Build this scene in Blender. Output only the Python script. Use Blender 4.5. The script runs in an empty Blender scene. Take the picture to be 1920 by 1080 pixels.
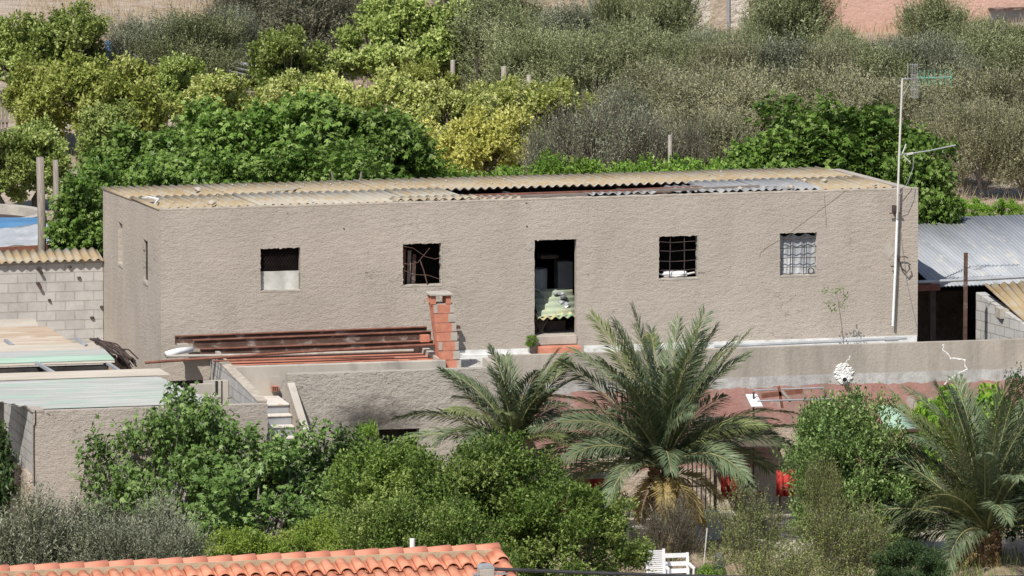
import bpy, math, random
import numpy as np
from mathutils import Vector, Matrix
R = math.radians
C = bpy.context.scene.collection
scene = bpy.context.scene

# ------------------------------------------------------------------ camera, sky, sun, exposure
F = 20000.0                                   # focal length in pixels of a 1920 wide picture
TH, PI_ = 0.2199, 0.1354                      # heading and downward pitch
CP = np.array([-39.5709, -209.4878, 30.5283])
VV = np.array([math.sin(TH)*math.cos(PI_), math.cos(TH)*math.cos(PI_), -math.sin(PI_)])
RR = np.array([math.cos(TH), -math.sin(TH), 0.0])
UU = np.cross(RR, VV)
cd = bpy.data.cameras.new('camera'); cam = bpy.data.objects.new('camera', cd); C.objects.link(cam)
cd.sensor_width = 36; cd.lens = F/1920*36; cd.clip_start = 1; cd.clip_end = 3000
m = Matrix(((RR[0], UU[0], -VV[0]), (RR[1], UU[1], -VV[1]), (RR[2], UU[2], -VV[2]))).to_4x4()
m.translation = Vector(CP); cam.matrix_world = m
scene.camera = cam
SUN_EL, SUN_AZ = R(50), R(38)                 # azimuth: to the left of straight toward the viewer
S = Vector((-math.sin(SUN_AZ)*math.cos(SUN_EL), -math.cos(SUN_AZ)*math.cos(SUN_EL), math.sin(SUN_EL)))
w = bpy.data.worlds.new('World'); scene.world = w; w.use_nodes = True
nt = w.node_tree; bg = nt.nodes['Background']; sky = nt.nodes.new('ShaderNodeTexSky')
sky.sky_type = 'NISHITA'; sky.sun_disc = False; sky.sun_elevation = SUN_EL
sky.sun_rotation = math.atan2(S.x, S.y)
nt.links.new(sky.outputs[0], bg.inputs[0]); bg.inputs[1].default_value = 0.09
sl = bpy.data.lights.new('sun', 'SUN'); sl.energy = 4.2; sl.angle = R(0.5); sl.color = (1, .955, .89)
so = bpy.data.objects.new('sun', sl); C.objects.link(so)
so.rotation_euler = S.to_track_quat('Z', 'Y').to_euler(); so.location = (0, -20, 40)
scene.view_settings.view_transform = 'Standard'; scene.view_settings.look = 'None'
scene.view_settings.exposure = 0.40; scene.view_settings.gamma = 1

# ------------------------------------------------------------------ helpers
def W(px, py, x=None, y=None, z=None):
    """point of the place seen at photo pixel (px,py) on a plane x=, y= or z="""
    d = VV*F + RR*(px-960) - UU*(py-540)
    t = (x-CP[0])/d[0] if x is not None else (y-CP[1])/d[1] if y is not None else (z-CP[2])/d[2]
    return Vector(CP + d*t)
def PX(p):
    d = np.array(p)-CP; k = d@VV
    return 960+F*(d@RR)/k, 540-F*(d@UU)/k, F/k

def tag(o, label=None, cat=None, group=None, kind=None):
    if label: o['label'] = label
    if cat: o['category'] = cat
    if group: o['group'] = group
    if kind: o['kind'] = kind
    return o
def empty(name, loc, label=None, cat=None, group=None):
    o = bpy.data.objects.new(name, None); C.objects.link(o); o.location = loc
    o.empty_display_size = .2
    return tag(o, label, cat, group)

class MB:
    def __init__(s): s.v = []; s.f = []
    def poly(s, pts, faces):
        b = len(s.v); s.v += [tuple(p) for p in pts]; s.f += [tuple(b+i for i in f) for f in faces]
    def quad(s, a, b, c, d): s.poly((a, b, c, d), ((0, 1, 2, 3),))
    def box(s, x0, y0, z0, x1, y1, z1):
        s.poly([(x0,y0,z0),(x1,y0,z0),(x1,y1,z0),(x0,y1,z0),(x0,y0,z1),(x1,y0,z1),(x1,y1,z1),(x0,y1,z1)],
               [(0,3,2,1),(4,5,6,7),(0,1,5,4),(1,2,6,5),(2,3,7,6),(3,0,4,7)])
    def bar(s, a, b, wd, ht, up=(0,0,1)):
        a = Vector(a); b = Vector(b); d = (b-a).normalized(); sd = d.cross(Vector(up))
        if sd.length < 1e-3: sd = d.cross(Vector((1,0,0)))
        sd.normalize(); u = sd.cross(d)
        pts = [p+sd*(wd/2*i)+u*(ht/2*j) for p in (a, b) for i, j in ((-1,-1),(1,-1),(1,1),(-1,1))]
        s.poly(pts, [(0,1,2,3)[::-1],(4,5,6,7),(0,1,5,4)[::-1],(1,2,6,5)[::-1],(2,3,7,6)[::-1],(3,0,4,7)[::-1]])
    def tube(s, pts, r, n=6, caps=True):
        pts = [Vector(p) for p in pts]; k = len(pts)
        rs = r if isinstance(r, (list, tuple)) else [r]*k
        b = len(s.v)
        for i, p in enumerate(pts):
            d = (pts[min(i+1, k-1)]-pts[max(i-1, 0)]).normalized()
            a = d.orthogonal().normalized() if i == 0 else (pa - d*pa.dot(d)).normalized()
            pa = a; c = d.cross(a)
            for j in range(n):
                t = 2*math.pi*j/n; s.v.append(tuple(p+(a*math.cos(t)+c*math.sin(t))*rs[i]))
        for i in range(k-1):
            for j in range(n):
                s.f.append((b+i*n+j, b+i*n+(j+1) % n, b+(i+1)*n+(j+1) % n, b+(i+1)*n+j))
        if caps:
            s.f.append(tuple(b+j for j in range(n))[::-1]); s.f.append(tuple(b+(k-1)*n+j for j in range(n)))
    def prism(s, poly, h0, h1, ax='z'):
        """polygon of 2D points extruded; ax = extrusion axis"""
        def P(q, h): return {'z': (q[0], q[1], h), 'y': (q[0], h, q[1]), 'x': (h, q[0], q[1])}[ax]
        n = len(poly); pts = [P(q, h0) for q in poly]+[P(q, h1) for q in poly]
        s.poly(pts, [tuple(range(n))[::-1], tuple(range(n, 2*n))]+[(i, (i+1) % n, n+(i+1) % n, n+i) for i in range(n)])
    def wall(s, fr, us, zs, holes, th):
        """wall with rectangular openings. fr(u,z,d) -> point; holes = (u0,z0,u1,z1)"""
        us = sorted(set([us[0], us[1]]+[h[0] for h in holes]+[h[2] for h in holes]))
        zs = sorted(set([zs[0], zs[1]]+[h[1] for h in holes]+[h[3] for h in holes]))
        def inside(u, z): return any(h[0] < u < h[2] and h[1] < z < h[3] for h in holes)
        for i in range(len(us)-1):
            for j in range(len(zs)-1):
                if inside((us[i]+us[i+1])/2, (zs[j]+zs[j+1])/2): continue
                for d in (0, th):
                    s.quad(fr(us[i], zs[j], d), fr(us[i+1], zs[j], d), fr(us[i+1], zs[j+1], d), fr(us[i], zs[j+1], d))
        for (a, c, b, e) in list(holes)+[(us[0], zs[0], us[-1], zs[-1])]:
            for p, q in (((a,c),(b,c)), ((b,c),(b,e)), ((b,e),(a,e)), ((a,e),(a,c))):
                s.quad(fr(*p, 0), fr(*q, 0), fr(*q, th), fr(*p, th))
    def build(s, name, mat, parent=None, smooth=False, bevel=0, thick=0, weld=False):
        v = np.array(s.v, float)
        if parent is not None:
            o0 = Vector((0, 0, 0)); p = parent
            while p is not None: o0 = o0+p.location; p = p.parent
        else:
            lo, hi = v.min(0), v.max(0); o0 = Vector(((lo[0]+hi[0])/2, (lo[1]+hi[1])/2, lo[2]))
        v = v-np.array(o0)
        me = bpy.data.meshes.new(name); me.from_pydata(v.tolist(), [], s.f)
        import bmesh
        bm = bmesh.new(); bm.from_mesh(me)
        if weld: bmesh.ops.remove_doubles(bm, verts=bm.verts, dist=1e-4)
        if not thick: bmesh.ops.recalc_face_normals(bm, faces=bm.faces)
        bm.to_mesh(me); bm.free()
        if smooth:
            for p in me.polygons: p.use_smooth = True
        me.materials.append(mat)
        o = bpy.data.objects.new(name, me); C.objects.link(o)
        if parent is not None: o.parent = parent
        else: o.location = o0
        if bevel:
            b = o.modifiers.new('bevel', 'BEVEL'); b.width = bevel; b.segments = 2; b.limit_method = 'ANGLE'
        if thick:
            b = o.modifiers.new('thick', 'SOLIDIFY'); b.thickness = thick; b.offset = 0
        return o

# ------------------------------------------------------------------ materials
def nodes(name):
    mt = bpy.data.materials.new(name); mt.use_nodes = True
    return mt, mt.node_tree, mt.node_tree.nodes['Principled BSDF']
def ramp(nt, fac, cols):
    r = nt.nodes.new('ShaderNodeValToRGB'); e = r.color_ramp.elements
    while len(e) < len(cols): e.new(.5)
    for k, (p, c) in enumerate(cols): e[k].position = p; e[k].color = (*c, 1)
    nt.links.new(fac, r.inputs[0]); return r.outputs[0]
def noise(nt, scale, detail=4, rough=.55, stretch=(1,1,1), rot=(0,0,0), coord='Object'):
    tc = nt.nodes.new('ShaderNodeTexCoord'); mp = nt.nodes.new('ShaderNodeMapping'); n = nt.nodes.new('ShaderNodeTexNoise')
    mp.inputs['Scale'].default_value = stretch; mp.inputs['Rotation'].default_value = rot
    n.inputs['Scale'].default_value = scale; n.inputs['Detail'].default_value = detail; n.inputs['Roughness'].default_value = rough
    nt.links.new(tc.outputs[coord], mp.inputs[0]); nt.links.new(mp.outputs[0], n.inputs[0]); return n.outputs[0]
def mixc(nt, fac, a, b, mode='MIX'):
    x = nt.nodes.new('ShaderNodeMix'); x.data_type = 'RGBA'; x.blend_type = mode
    for inp, val in ((x.inputs[0], fac), (x.inputs[6], a), (x.inputs[7], b)):
        if isinstance(val, (int, float)): inp.default_value = val
        elif isinstance(val, tuple): inp.default_value = (*val, 1)
        else: nt.links.new(val, inp)
    return x.outputs[2]
def bump(nt, bs, h, strength=1, dist=.01, prev=None):
    b = nt.nodes.new('ShaderNodeBump'); b.inputs['Strength'].default_value = strength; b.inputs['Distance'].default_value = dist
    nt.links.new(h, b.inputs['Height'])
    if prev: nt.links.new(prev, b.inputs['Normal'])
    nt.links.new(b.outputs[0], bs.inputs['Normal']); return b.outputs[0]
def surf(name, c1, c2, scale=3, rough=.85, bs_=(20, .6, .01), stretch=(1,1,1), spots=None, metal=0, det=5, lo=.35, hi=.65):
    mt, nt, bs = nodes(name)
    col = ramp(nt, noise(nt, scale, det, .6, stretch), [(lo, c1), (hi, c2)])
    if spots:
        c3, sc, a, b = spots
        f = ramp(nt, noise(nt, sc, 6, .65, tuple(1+(k-1)*.6 for k in stretch)), [(a, (0,0,0)), (b, (1,1,1))])
        col = mixc(nt, f, col, c3)
    nt.links.new(col, bs.inputs['Base Color']); bs.inputs['Roughness'].default_value = rough
    bs.inputs['Metallic'].default_value = metal
    bs.inputs['Specular IOR Level'].default_value = .25
    if bs_: bump(nt, bs, noise(nt, bs_[0], 5, .6, stretch), bs_[1], bs_[2])
    return mt
def plaster(name, c1, c2, c3, sc=16, dist=.03, patch=.5, st=(1,1,1.5)):
    mt, nt, bs = nodes(name)
    col = ramp(nt, noise(nt, .6, 6, .6), [(.36, c1), (.64, c2)])
    streak = ramp(nt, noise(nt, 1.6, 5, .7, (1, 1, .25)), [(.5, (0,0,0)), (.78, (1,1,1))])
    f = nt.nodes.new('ShaderNodeMath'); f.operation = 'MULTIPLY'; f.inputs[1].default_value = patch
    nt.links.new(streak, f.inputs[0]); col = mixc(nt, f.outputs[0], col, c3)
    g = noise(nt, sc*1.1, 6, .75, (1, 1, 1.5))
    col = mixc(nt, .3, col, ramp(nt, g, [(.3, tuple(k*.5 for k in c1)), (.5, tuple(min(1, k*1.12) for k in c2))]))
    # hairline cracks and small dark pits
    ab = nt.nodes.new('ShaderNodeMath'); ab.operation = 'COMPARE'; ab.inputs[1].default_value = .5; ab.inputs[2].default_value = .0024
    nt.links.new(noise(nt, .9, 5, .6, (.5, .5, 1.5)), ab.inputs[0])
    mk = ramp(nt, noise(nt, .55, 2, .5, (1, 1, 2)), [(.56, (0,0,0)), (.62, (1,1,1))])
    col = mixc(nt, mixc(nt, 1., ab.outputs[0], mk, 'MULTIPLY'), col, tuple(k*.42 for k in c1))
    pit = ramp(nt, noise(nt, sc*.62, 5, .75, (1, 1, 1.7)), [(.26, (1,1,1)), (.31, (0,0,0))])
    col = mixc(nt, pit, col, tuple(k*.45 for k in c1))
    nt.links.new(col, bs.inputs['Base Color']); bs.inputs['Roughness'].default_value = .95; bs.inputs['Specular IOR Level'].default_value = .15
    n1 = noise(nt, sc, 4, .62, st, (0, .12, 0)); n2 = noise(nt, sc*.28, 3, .5, st)
    r1 = ramp(nt, n1, [(.30, (0,0,0)), (.50, (.8,.8,.8)), (.75, (1,1,1))])
    b1 = bump(nt, bs, r1, .8, dist); b1 = bump(nt, bs, noise(nt, sc*4, 4, .7), .45, dist*.5, b1); bump(nt, bs, n2, .7, dist*2.6, b1)
    return mt
def blocks(name, axis, c1, c2, mortar, bw=.4, bh=.2, ms=.012, scale=1, dirt=None, off=(0,0)):
    mt, nt, bs = nodes(name)
    tc = nt.nodes.new('ShaderNodeTexCoord'); sp = nt.nodes.new('ShaderNodeSeparateXYZ'); cb = nt.nodes.new('ShaderNodeCombineXYZ')
    geo = nt.nodes.new('ShaderNodeNewGeometry')
    nt.links.new(geo.outputs['Position'], sp.inputs[0])
    nt.links.new(sp.outputs[axis], cb.inputs[0]); nt.links.new(sp.outputs['Z'], cb.inputs[1])
    mp = nt.nodes.new('ShaderNodeMapping'); mp.inputs['Location'].default_value = (off[0], off[1], 0)
    nt.links.new(cb.outputs[0], mp.inputs[0])
    nn = nt.nodes.new('ShaderNodeTexNoise'); nn.inputs['Scale'].default_value = 7
    nt.links.new(cb.outputs[0], nn.inputs[0])
    va = nt.nodes.new('ShaderNodeVectorMath'); va.operation = 'MULTIPLY_ADD'; va.inputs[1].default_value = (.012,.012,0)
    nt.links.new(nn.outputs['Color'], va.inputs[0]); nt.links.new(mp.outputs[0], va.inputs[2])
    b = nt.nodes.new('ShaderNodeTexBrick'); nt.links.new(va.outputs[0], b.inputs['Vector'])
    b.inputs['Scale'].default_value = scale; b.inputs['Brick Width'].default_value = bw; b.inputs['Row Height'].default_value = bh
    b.inputs['Mortar Size'].default_value = ms; b.inputs['Color1'].default_value = (*c1, 1); b.inputs['Color2'].default_value = (*c2, 1)
    b.inputs['Mortar'].default_value = (*mortar, 1); b.inputs['Mortar Smooth'].default_value = .3
    col = mixc(nt, .35, b.outputs[0], ramp(nt, noise(nt, 3, 6, .7), [(.35, tuple(k*.6 for k in c1)), (.65, tuple(min(1, k*1.3) for k in c1))]))
    nt.links.new(col, bs.inputs['Base Color']); bs.inputs['Roughness'].default_value = .95; bs.inputs['Specular IOR Level'].default_value = .15
    inv = nt.nodes.new('ShaderNodeMath'); inv.operation = 'SUBTRACT'; inv.inputs[0].default_value = 1
    nt.links.new(b.outputs['Fac'], inv.inputs[1])
    b1 = bump(nt, bs, inv.outputs[0], 1, .012); bump(nt, bs, noise(nt, 60, 3), .5, .006, b1)
    return mt
def leafmat(name, c1, c2, c3, transl=.3, rough=.45):
    mt, nt, bs = nodes(name)
    at = nt.nodes.new('ShaderNodeAttribute'); at.attribute_name = 'tint'
    col = ramp(nt, at.outputs['Fac'], [(0, c1), (.55, c2), (1, c3)])
    oi = nt.nodes.new('ShaderNodeObjectInfo'); hs = nt.nodes.new('ShaderNodeHueSaturation')
    mr = nt.nodes.new('ShaderNodeMapRange'); mr.inputs['To Min'].default_value = .82; mr.inputs['To Max'].default_value = 1.15
    nt.links.new(oi.outputs['Random'], mr.inputs[0]); nt.links.new(mr.outputs[0], hs.inputs['Value'])
    nt.links.new(col, hs.inputs['Color'])
    nt.links.new(hs.outputs[0], bs.inputs['Base Color']); bs.inputs['Roughness'].default_value = rough
    bs.inputs['Specular IOR Level'].default_value = .16
    tr = nt.nodes.new('ShaderNodeBsdfTranslucent'); nt.links.new(hs.outputs[0], tr.inputs[0])
    mx = nt.nodes.new('ShaderNodeMixShader'); mx.inputs[0].default_value = transl
    nt.links.new(bs.outputs[0], mx.inputs[1]); nt.links.new(tr.outputs[0], mx.inputs[2])
    nt.links.new(mx.outputs[0], nt.nodes['Material Output'].inputs[0])
    return mt

M = {}
M['wall'] = plaster('roughcast', (.345,.302,.255), (.42,.37,.315), (.28,.247,.21), 24, .008, .85, (1,1,2.1))
M['wallA'] = plaster('roughcast_grey', (.33,.298,.255), (.40,.365,.315), (.26,.235,.2), 18, .015, .6, (1,1,1.6))
M['wallF'] = plaster('roughcast_low', (.345,.30,.255), (.41,.36,.31), (.28,.245,.21), 20, .011, .6, (1,1,1.9))
M['smooth'] = surf('smooth_render', (.37,.335,.285), (.46,.42,.36), 1.3, .9, (25,.4,.006), (1,1,.5), ((.2,.185,.16), 1.1, .55, .75))
M['dark_in'] = surf('shade_and_soot_inside', (.03,.027,.024), (.06,.055,.05), 3, .95)  # near-black stands in for inside shade; real soot only in the front block
M['conc'] = surf('concrete', (.33,.30,.26), (.46,.42,.36), 3, .9, (40,.5,.006), (1,1,1), ((.24,.2,.15), 2.5, .55, .7))
M['white'] = surf('white_paint', (.52,.52,.50), (.70,.70,.68), 4, .6, (30,.5,.004), (1,1,1), ((.4,.38,.35), 5, .58, .72))
M['whitep'] = surf('white_plastic', (.7,.7,.7), (.82,.82,.82), 2, .4, None)
M['terr'] = surf('terrace_floor', (.36,.36,.34), (.5,.5,.47), 2, .8, (30,.3,.004))
M['brick'] = surf('red_brick', (.42,.155,.095), (.54,.23,.155), 6, .85, (50,.5,.006), (1,1,1), ((.5,.4,.32), 5, .62, .72))
M['tilefloor'] = surf('red_clay_slab', (.42,.16,.105), (.50,.215,.15), 3, .8, (40,.4,.004), (1,1,1), ((.35,.3,.26), 3, .6, .7))
M['rust'] = surf('rusty_steel', (.06,.035,.026), (.13,.075,.055), 5, .8, (60,.5,.004), (.4,1,1), ((.34,.31,.28), 3, .54, .68))
M['rust2'] = surf('red_rust', (.15,.062,.042), (.24,.105,.07), 6, .8, (60,.5,.004))
M['dkmetal'] = surf('dark_metal', (.035,.03,.03), (.09,.06,.05), 6, .7, None)
M['galv'] = surf('galvanised', (.30,.31,.32), (.42,.43,.44), 2, .5, None, (1,1,1), None, .3)
M['galvroof'] = surf('grey_metal_roof', (.27,.285,.30), (.36,.375,.39), 1.2, .7, None, (3,.3,1), ((.42,.40,.35), 2.2, .56, .66), .0)
M['ochre'] = surf('lichen_sheet', (.30,.215,.11), (.35,.285,.19), 2.2, .95, (40,.5,.006), (1,.5,1), ((.33,.30,.245), 3.5, .48, .62))
M['pale'] = surf('pale_sheet', (.32,.285,.225), (.39,.355,.29), 2, .95, (40,.4,.005), (1,.4,1), ((.34,.24,.12), 2.2, .5, .68))
M['blugrey'] = surf('bluish_sheet', (.225,.225,.225), (.31,.31,.305), 2.5, .9, (40,.4,.005), (1,.4,1), ((.45,.43,.38), 3, .6, .7))
M['olivesheet'] = surf('mossy_sheet', (.30,.25,.18), (.37,.32,.24), 2, .95, (40,.4,.005))
M['rubble'] = surf('rubble', (.34,.29,.235), (.48,.43,.36), 6, .95, (30,.6,.01))
M['wood'] = surf('weathered_wood', (.17,.145,.12), (.30,.26,.22), 6, .95, (30,.7,.008), (8,8,.6))
M['woodbeam'] = surf('grey_wood', (.16,.13,.11), (.27,.23,.2), 6, .95, (30,.7,.008), (.6,8,8))
M['blockx'] = blocks('grey_blocks', 'X', (.40,.385,.36), (.47,.455,.43), (.36,.335,.29), .4, .2)
M['blocky'] = blocks('grey_blocks_side', 'Y', (.40,.39,.37), (.48,.47,.45), (.26,.24,.21), .4, .2)
M['ground'] = None
M['blue'] = surf('blue_sheet', (.06,.17,.33), (.10,.23,.40), 1, .5, (8,.5,.02))
M['tarp'] = surf('pale_tarp', (.30,.32,.335), (.40,.415,.43), 1.5, .6, (3,.8,.05), (1,1,1), ((.6,.6,.6), 1.5, .6, .7))
M['greensheet'] = surf('green_panel', (.29,.30,.285), (.40,.40,.375), 2.2, .8, (20,.4,.004), (.3,9,9), ((.27,.37,.30), 1.2, .50, .66))
M['greenstrip'] = surf('green_strip', (.24,.37,.28), (.36,.47,.38), 2, .7, None, (.3,4,4))
M['beige'] = surf('beige_board', (.39,.345,.285), (.48,.43,.36), 2, .9, (20,.4,.004), (.4,3,3))
M['brownsheet'] = surf('brown_board', (.33,.24,.16), (.43,.35,.275), 2, .9, (20,.4,.004), (.25,6,6), ((.46,.40,.33), 1.5, .5, .6))
M['rooftile'] = surf('clay_tile', (.42,.15,.085), (.60,.27,.165), 4, .75, (60,.3,.003), (1,1,1), ((.5,.33,.2), 7, .6, .72))
M['ridge'] = surf('ridge_tile', (.52,.19,.12), (.62,.26,.17), 1.4, .75, (60,.3,.003))
M['mortar'] = surf('mortar', (.40,.31,.2), (.5,.4,.27), 6, .95, (30,.6,.01))
M['salmon'] = plaster('salmon_render', (.47,.30,.235), (.53,.345,.275), (.42,.28,.22), 8, .01, .3)
M['palewall'] = plaster('pale_rough_render', (.46,.41,.34), (.56,.50,.43), (.4,.35,.3), 7, .05, .5)
M['stone'] = surf('rubble_masonry', (.3,.24,.18), (.48,.4,.31), 5, .95, (12,1,.04))
M['bark'] = surf('bark', (.12,.10,.08), (.22,.19,.16), 6, .95, (20,.8,.02), (4,4,1))
M['greytwig'] = surf('grey_twig', (.22,.2,.18), (.34,.31,.28), 6, .95, None)
M['drytwig'] = surf('dry_twig', (.13,.10,.08), (.22,.18,.145), 6, .95, None)
M['palmtrunk'] = surf('palm_fibre', (.10,.065,.035), (.22,.15,.08), 9, .95, (20,1,.03))
M['black'] = surf('black_plastic', (.02,.02,.022), (.04,.04,.042), 5, .6, None)
M['foam'] = surf('white_foam', (.7,.69,.66), (.82,.81,.78), 12, .9, (14,1,.05))
M['red'] = surf('red_cloth', (.33,.03,.025), (.45,.045,.035), 3, .7, None)
M['terracotta'] = surf('terracotta_floor', (.42,.15,.1), (.5,.2,.13), 3, .8, None)
M['soot'] = surf('sooted_render', (.05,.045,.04), (.12,.105,.09), 4, .95, (14,.9,.03))
M['strap'] = surf('yellow_bar', (.5,.48,.44), (.6,.58,.54), 3, .6, None)

# facade: render above, terracotta paint below, old rough band between them (the paint edge wanders)
def facade_mat():
    mt, nt, bs = nodes('facade_paint')
    geo = nt.nodes.new('ShaderNodeNewGeometry'); sp = nt.nodes.new('ShaderNodeSeparateXYZ'); nt.links.new(geo.outputs['Position'], sp.inputs[0])
    n = noise(nt, 1.3, 6, .6)
    def edge(z0, amp):
        a = nt.nodes.new('ShaderNodeMath'); a.operation = 'MULTIPLY_ADD'; a.inputs[1].default_value = amp; a.inputs[2].default_value = -z0-amp/2
        nt.links.new(n, a.inputs[0])
        b = nt.nodes.new('ShaderNodeMath'); b.operation = 'ADD'; nt.links.new(sp.outputs['Z'], b.inputs[0]); nt.links.new(a.outputs[0], b.inputs[1])
        c = nt.nodes.new('ShaderNodeMath'); c.operation = 'GREATER_THAN'; c.inputs[1].default_value = 0; nt.links.new(b.outputs[0], c.inputs[0]); return c.outputs[0]
    base = ramp(nt, noise(nt, 1.2, 6, .6, (1,1,.4)), [(.35, (.33,.295,.25)), (.65, (.44,.39,.33))])
    band = ramp(nt, noise(nt, 5, 6, .7), [(.35, (.36,.34,.32)), (.62, (.52,.5,.48))])
    pink = ramp(nt, noise(nt, 2.5, 6, .65), [(.35, (.36,.18,.15)), (.58, (.43,.24,.205)), (.64, (.42,.37,.34))])
    c = mixc(nt, edge(-.72, .35), pink, band); c = mixc(nt, edge(-.50, .06), c, base)
    drip = ramp(nt, noise(nt, 2.2, 6, .7, (1,1,.12)), [(.46, (0,0,0)), (.75, (.75,.75,.75))]); c = mixc(nt, drip, c, (.20,.18,.155))
    gr = ramp(nt, noise(nt, 11, 5, .7), [(.58, (0,0,0)), (.68, (.6,.6,.6))]); c = mixc(nt, gr, c, (.27,.23,.2))
    nt.links.new(c, bs.inputs['Base Color']); bs.inputs['Roughness'].default_value = .9; bs.inputs['Specular IOR Level'].default_value = .2
    bump(nt, bs, noise(nt, 14, 5, .6), .7, .015)
    return mt
M['facade'] = facade_mat()
def ground_mat():
    mt, nt, bs = nodes('dry_earth')
    a = ramp(nt, noise(nt, .18, 6, .65), [(.34, (.40,.31,.23)), (.5, (.48,.395,.31)), (.66, (.55,.47,.385))])
    b = ramp(nt, noise(nt, 1.4, 6, .7), [(.45, (0,0,0)), (.7, (1,1,1))])
    c = mixc(nt, b, a, (.30,.21,.13))
    d = ramp(nt, noise(nt, 9, 5, .7), [(.6, (0,0,0)), (.72, (1,1,1))])
    c = mixc(nt, d, c, (.55,.48,.40))
    nt.links.new(c, bs.inputs['Base Color']); bs.inputs['Roughness'].default_value = 1; bs.inputs['Specular IOR Level'].default_value = .1
    bump(nt, bs, noise(nt, 6, 6, .7), 1, .12)
    return mt
M['ground'] = ground_mat()

L_ = {}
L_['citrus'] = leafmat('citrus_leaf', (.15,.21,.045), (.31,.39,.10), (.50,.55,.22), .3)
L_['citrusy'] = leafmat('citrus_yellowing_leaf', (.16,.20,.035), (.34,.38,.085), (.52,.53,.2), .3)
L_['varieg'] = leafmat('pale_green_leaf', (.24,.29,.06), (.45,.49,.14), (.64,.64,.30), .3)
L_['yellow'] = leafmat('yellow_leaf', (.30,.31,.06), (.54,.53,.14), (.68,.66,.28), .3)
L_['fig'] = leafmat('fig_leaf', (.075,.14,.026), (.145,.245,.045), (.29,.38,.12), .25, .4)
L_['figfront'] = leafmat('front_fig_leaf', (.08,.145,.035), (.15,.25,.06), (.29,.39,.15), .25, .4)  # slightly lighter green for the front figs
L_['olive'] = leafmat('olive_leaf', (.12,.145,.06), (.235,.265,.12), (.44,.46,.27), .15, .5)
L_['olivegrey'] = leafmat('olive_leaf_grey', (.14,.155,.095), (.25,.27,.175), (.41,.425,.31), .15, .5)
L_['olivebrown'] = leafmat('dry_olive_leaf', (.16,.16,.085), (.30,.295,.165), (.48,.46,.31), .15, .6)
L_['pine'] = leafmat('dark_scrub_leaf', (.09,.09,.055), (.15,.15,.095), (.25,.24,.17), .1, .6)
L_['shrub'] = leafmat('shrub_leaf', (.09,.18,.025), (.20,.34,.05), (.35,.46,.12), .3)
L_['shrubdk'] = leafmat('bushy_leaf', (.07,.125,.022), (.16,.235,.05), (.31,.36,.12), .28)
L_['bushlt'] = leafmat('yellowish_bushy_leaf', (.08,.14,.025), (.18,.26,.05), (.32,.38,.12), .28)
L_['rose'] = leafmat('rose_leaf', (.09,.155,.045), (.19,.29,.085), (.36,.44,.18), .3)
L_['vine'] = leafmat('vine_leaf', (.14,.30,.03), (.25,.43,.05), (.38,.52,.10), .35)
L_['lemon'] = leafmat('lemon_leaf', (.14,.22,.03), (.27,.36,.06), (.42,.46,.13), .3)
L_['twiggy'] = leafmat('sparse_shrub_leaf', (.10,.125,.035), (.19,.225,.07), (.32,.34,.13), .3)
L_['dark'] = leafmat('dark_leaf', (.03,.06,.02), (.06,.10,.035), (.12,.17,.06), .2)
L_['palm'] = leafmat('palm_leaflet', (.075,.11,.055), (.13,.17,.09), (.29,.33,.19), .12, .45)
L_['palmy'] = leafmat('palm_leaflet_olive', (.10,.13,.045), (.175,.21,.08), (.32,.34,.16), .12, .45)
L_['palmdry'] = leafmat('dry_palm_leaflet', (.30,.22,.08), (.40,.31,.13), (.5,.4,.2), .12, .6)
L_['drygrass'] = leafmat('dry_grass_blade', (.28,.20,.11), (.40,.31,.18), (.52,.43,.28), .2, .8)
L_['weed'] = leafmat('weed_blade', (.12,.17,.04), (.22,.27,.08), (.36,.36,.16), .25, .8)

# ------------------------------------------------------------------ foliage
def unit(a): return a/np.maximum(np.linalg.norm(a, axis=-1, keepdims=True), 1e-9)
def leafmesh(name, P, A, N, L, Wd, mat, tint, lobes=1, spread=.8):
    n = len(P); A = unit(A); Sd = unit(np.cross(A, N)); N = np.cross(Sd, A)
    vs = []; ts = []
    for k in range(lobes):
        an = 0 if lobes == 1 else spread*(k-(lobes-1)/2)
        D = A*math.cos(an)+Sd*math.sin(an); T = -A*math.sin(an)+Sd*math.cos(an)
        l = (L*(1-.28*abs(an)))[:, None]; ww = (Wd/2)[:, None]
        mid = P+D*l*.5+N*l*.05
        vs.append(np.stack([P, mid-T*ww, P+D*l-N*l*.12, mid+T*ww], 1)); ts.append(np.repeat(tint[:, None], 4, 1))
    V = np.concatenate(vs).reshape(-1, 3); T = np.concatenate(ts).reshape(-1)
    me = bpy.data.meshes.new(name); nv = len(V); nf = nv//4
    me.vertices.add(nv); me.vertices.foreach_set('co', V.astype(np.float32).ravel())
    me.loops.add(nv); me.loops.foreach_set('vertex_index', np.arange(nv, dtype=np.int32))
    me.polygons.add(nf); me.polygons.foreach_set('loop_start', np.arange(0, nv, 4, dtype=np.int32))
    me.polygons.foreach_set('loop_total', np.full(nf, 4, dtype=np.int32))
    me.update(calc_edges=True)
    a = me.attributes.new('tint', 'FLOAT', 'POINT'); a.data.foreach_set('value', T.astype(np.float32))
    me.materials.append(mat); return me
def meshfrom(mb, name, mat, smooth=True):
    me = bpy.data.meshes.new(name); me.from_pydata([tuple(v) for v in mb.v], [], mb.f)
    if smooth:
        for p in me.polygons: p.use_smooth = True
    me.materials.append(mat); return me

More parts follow.
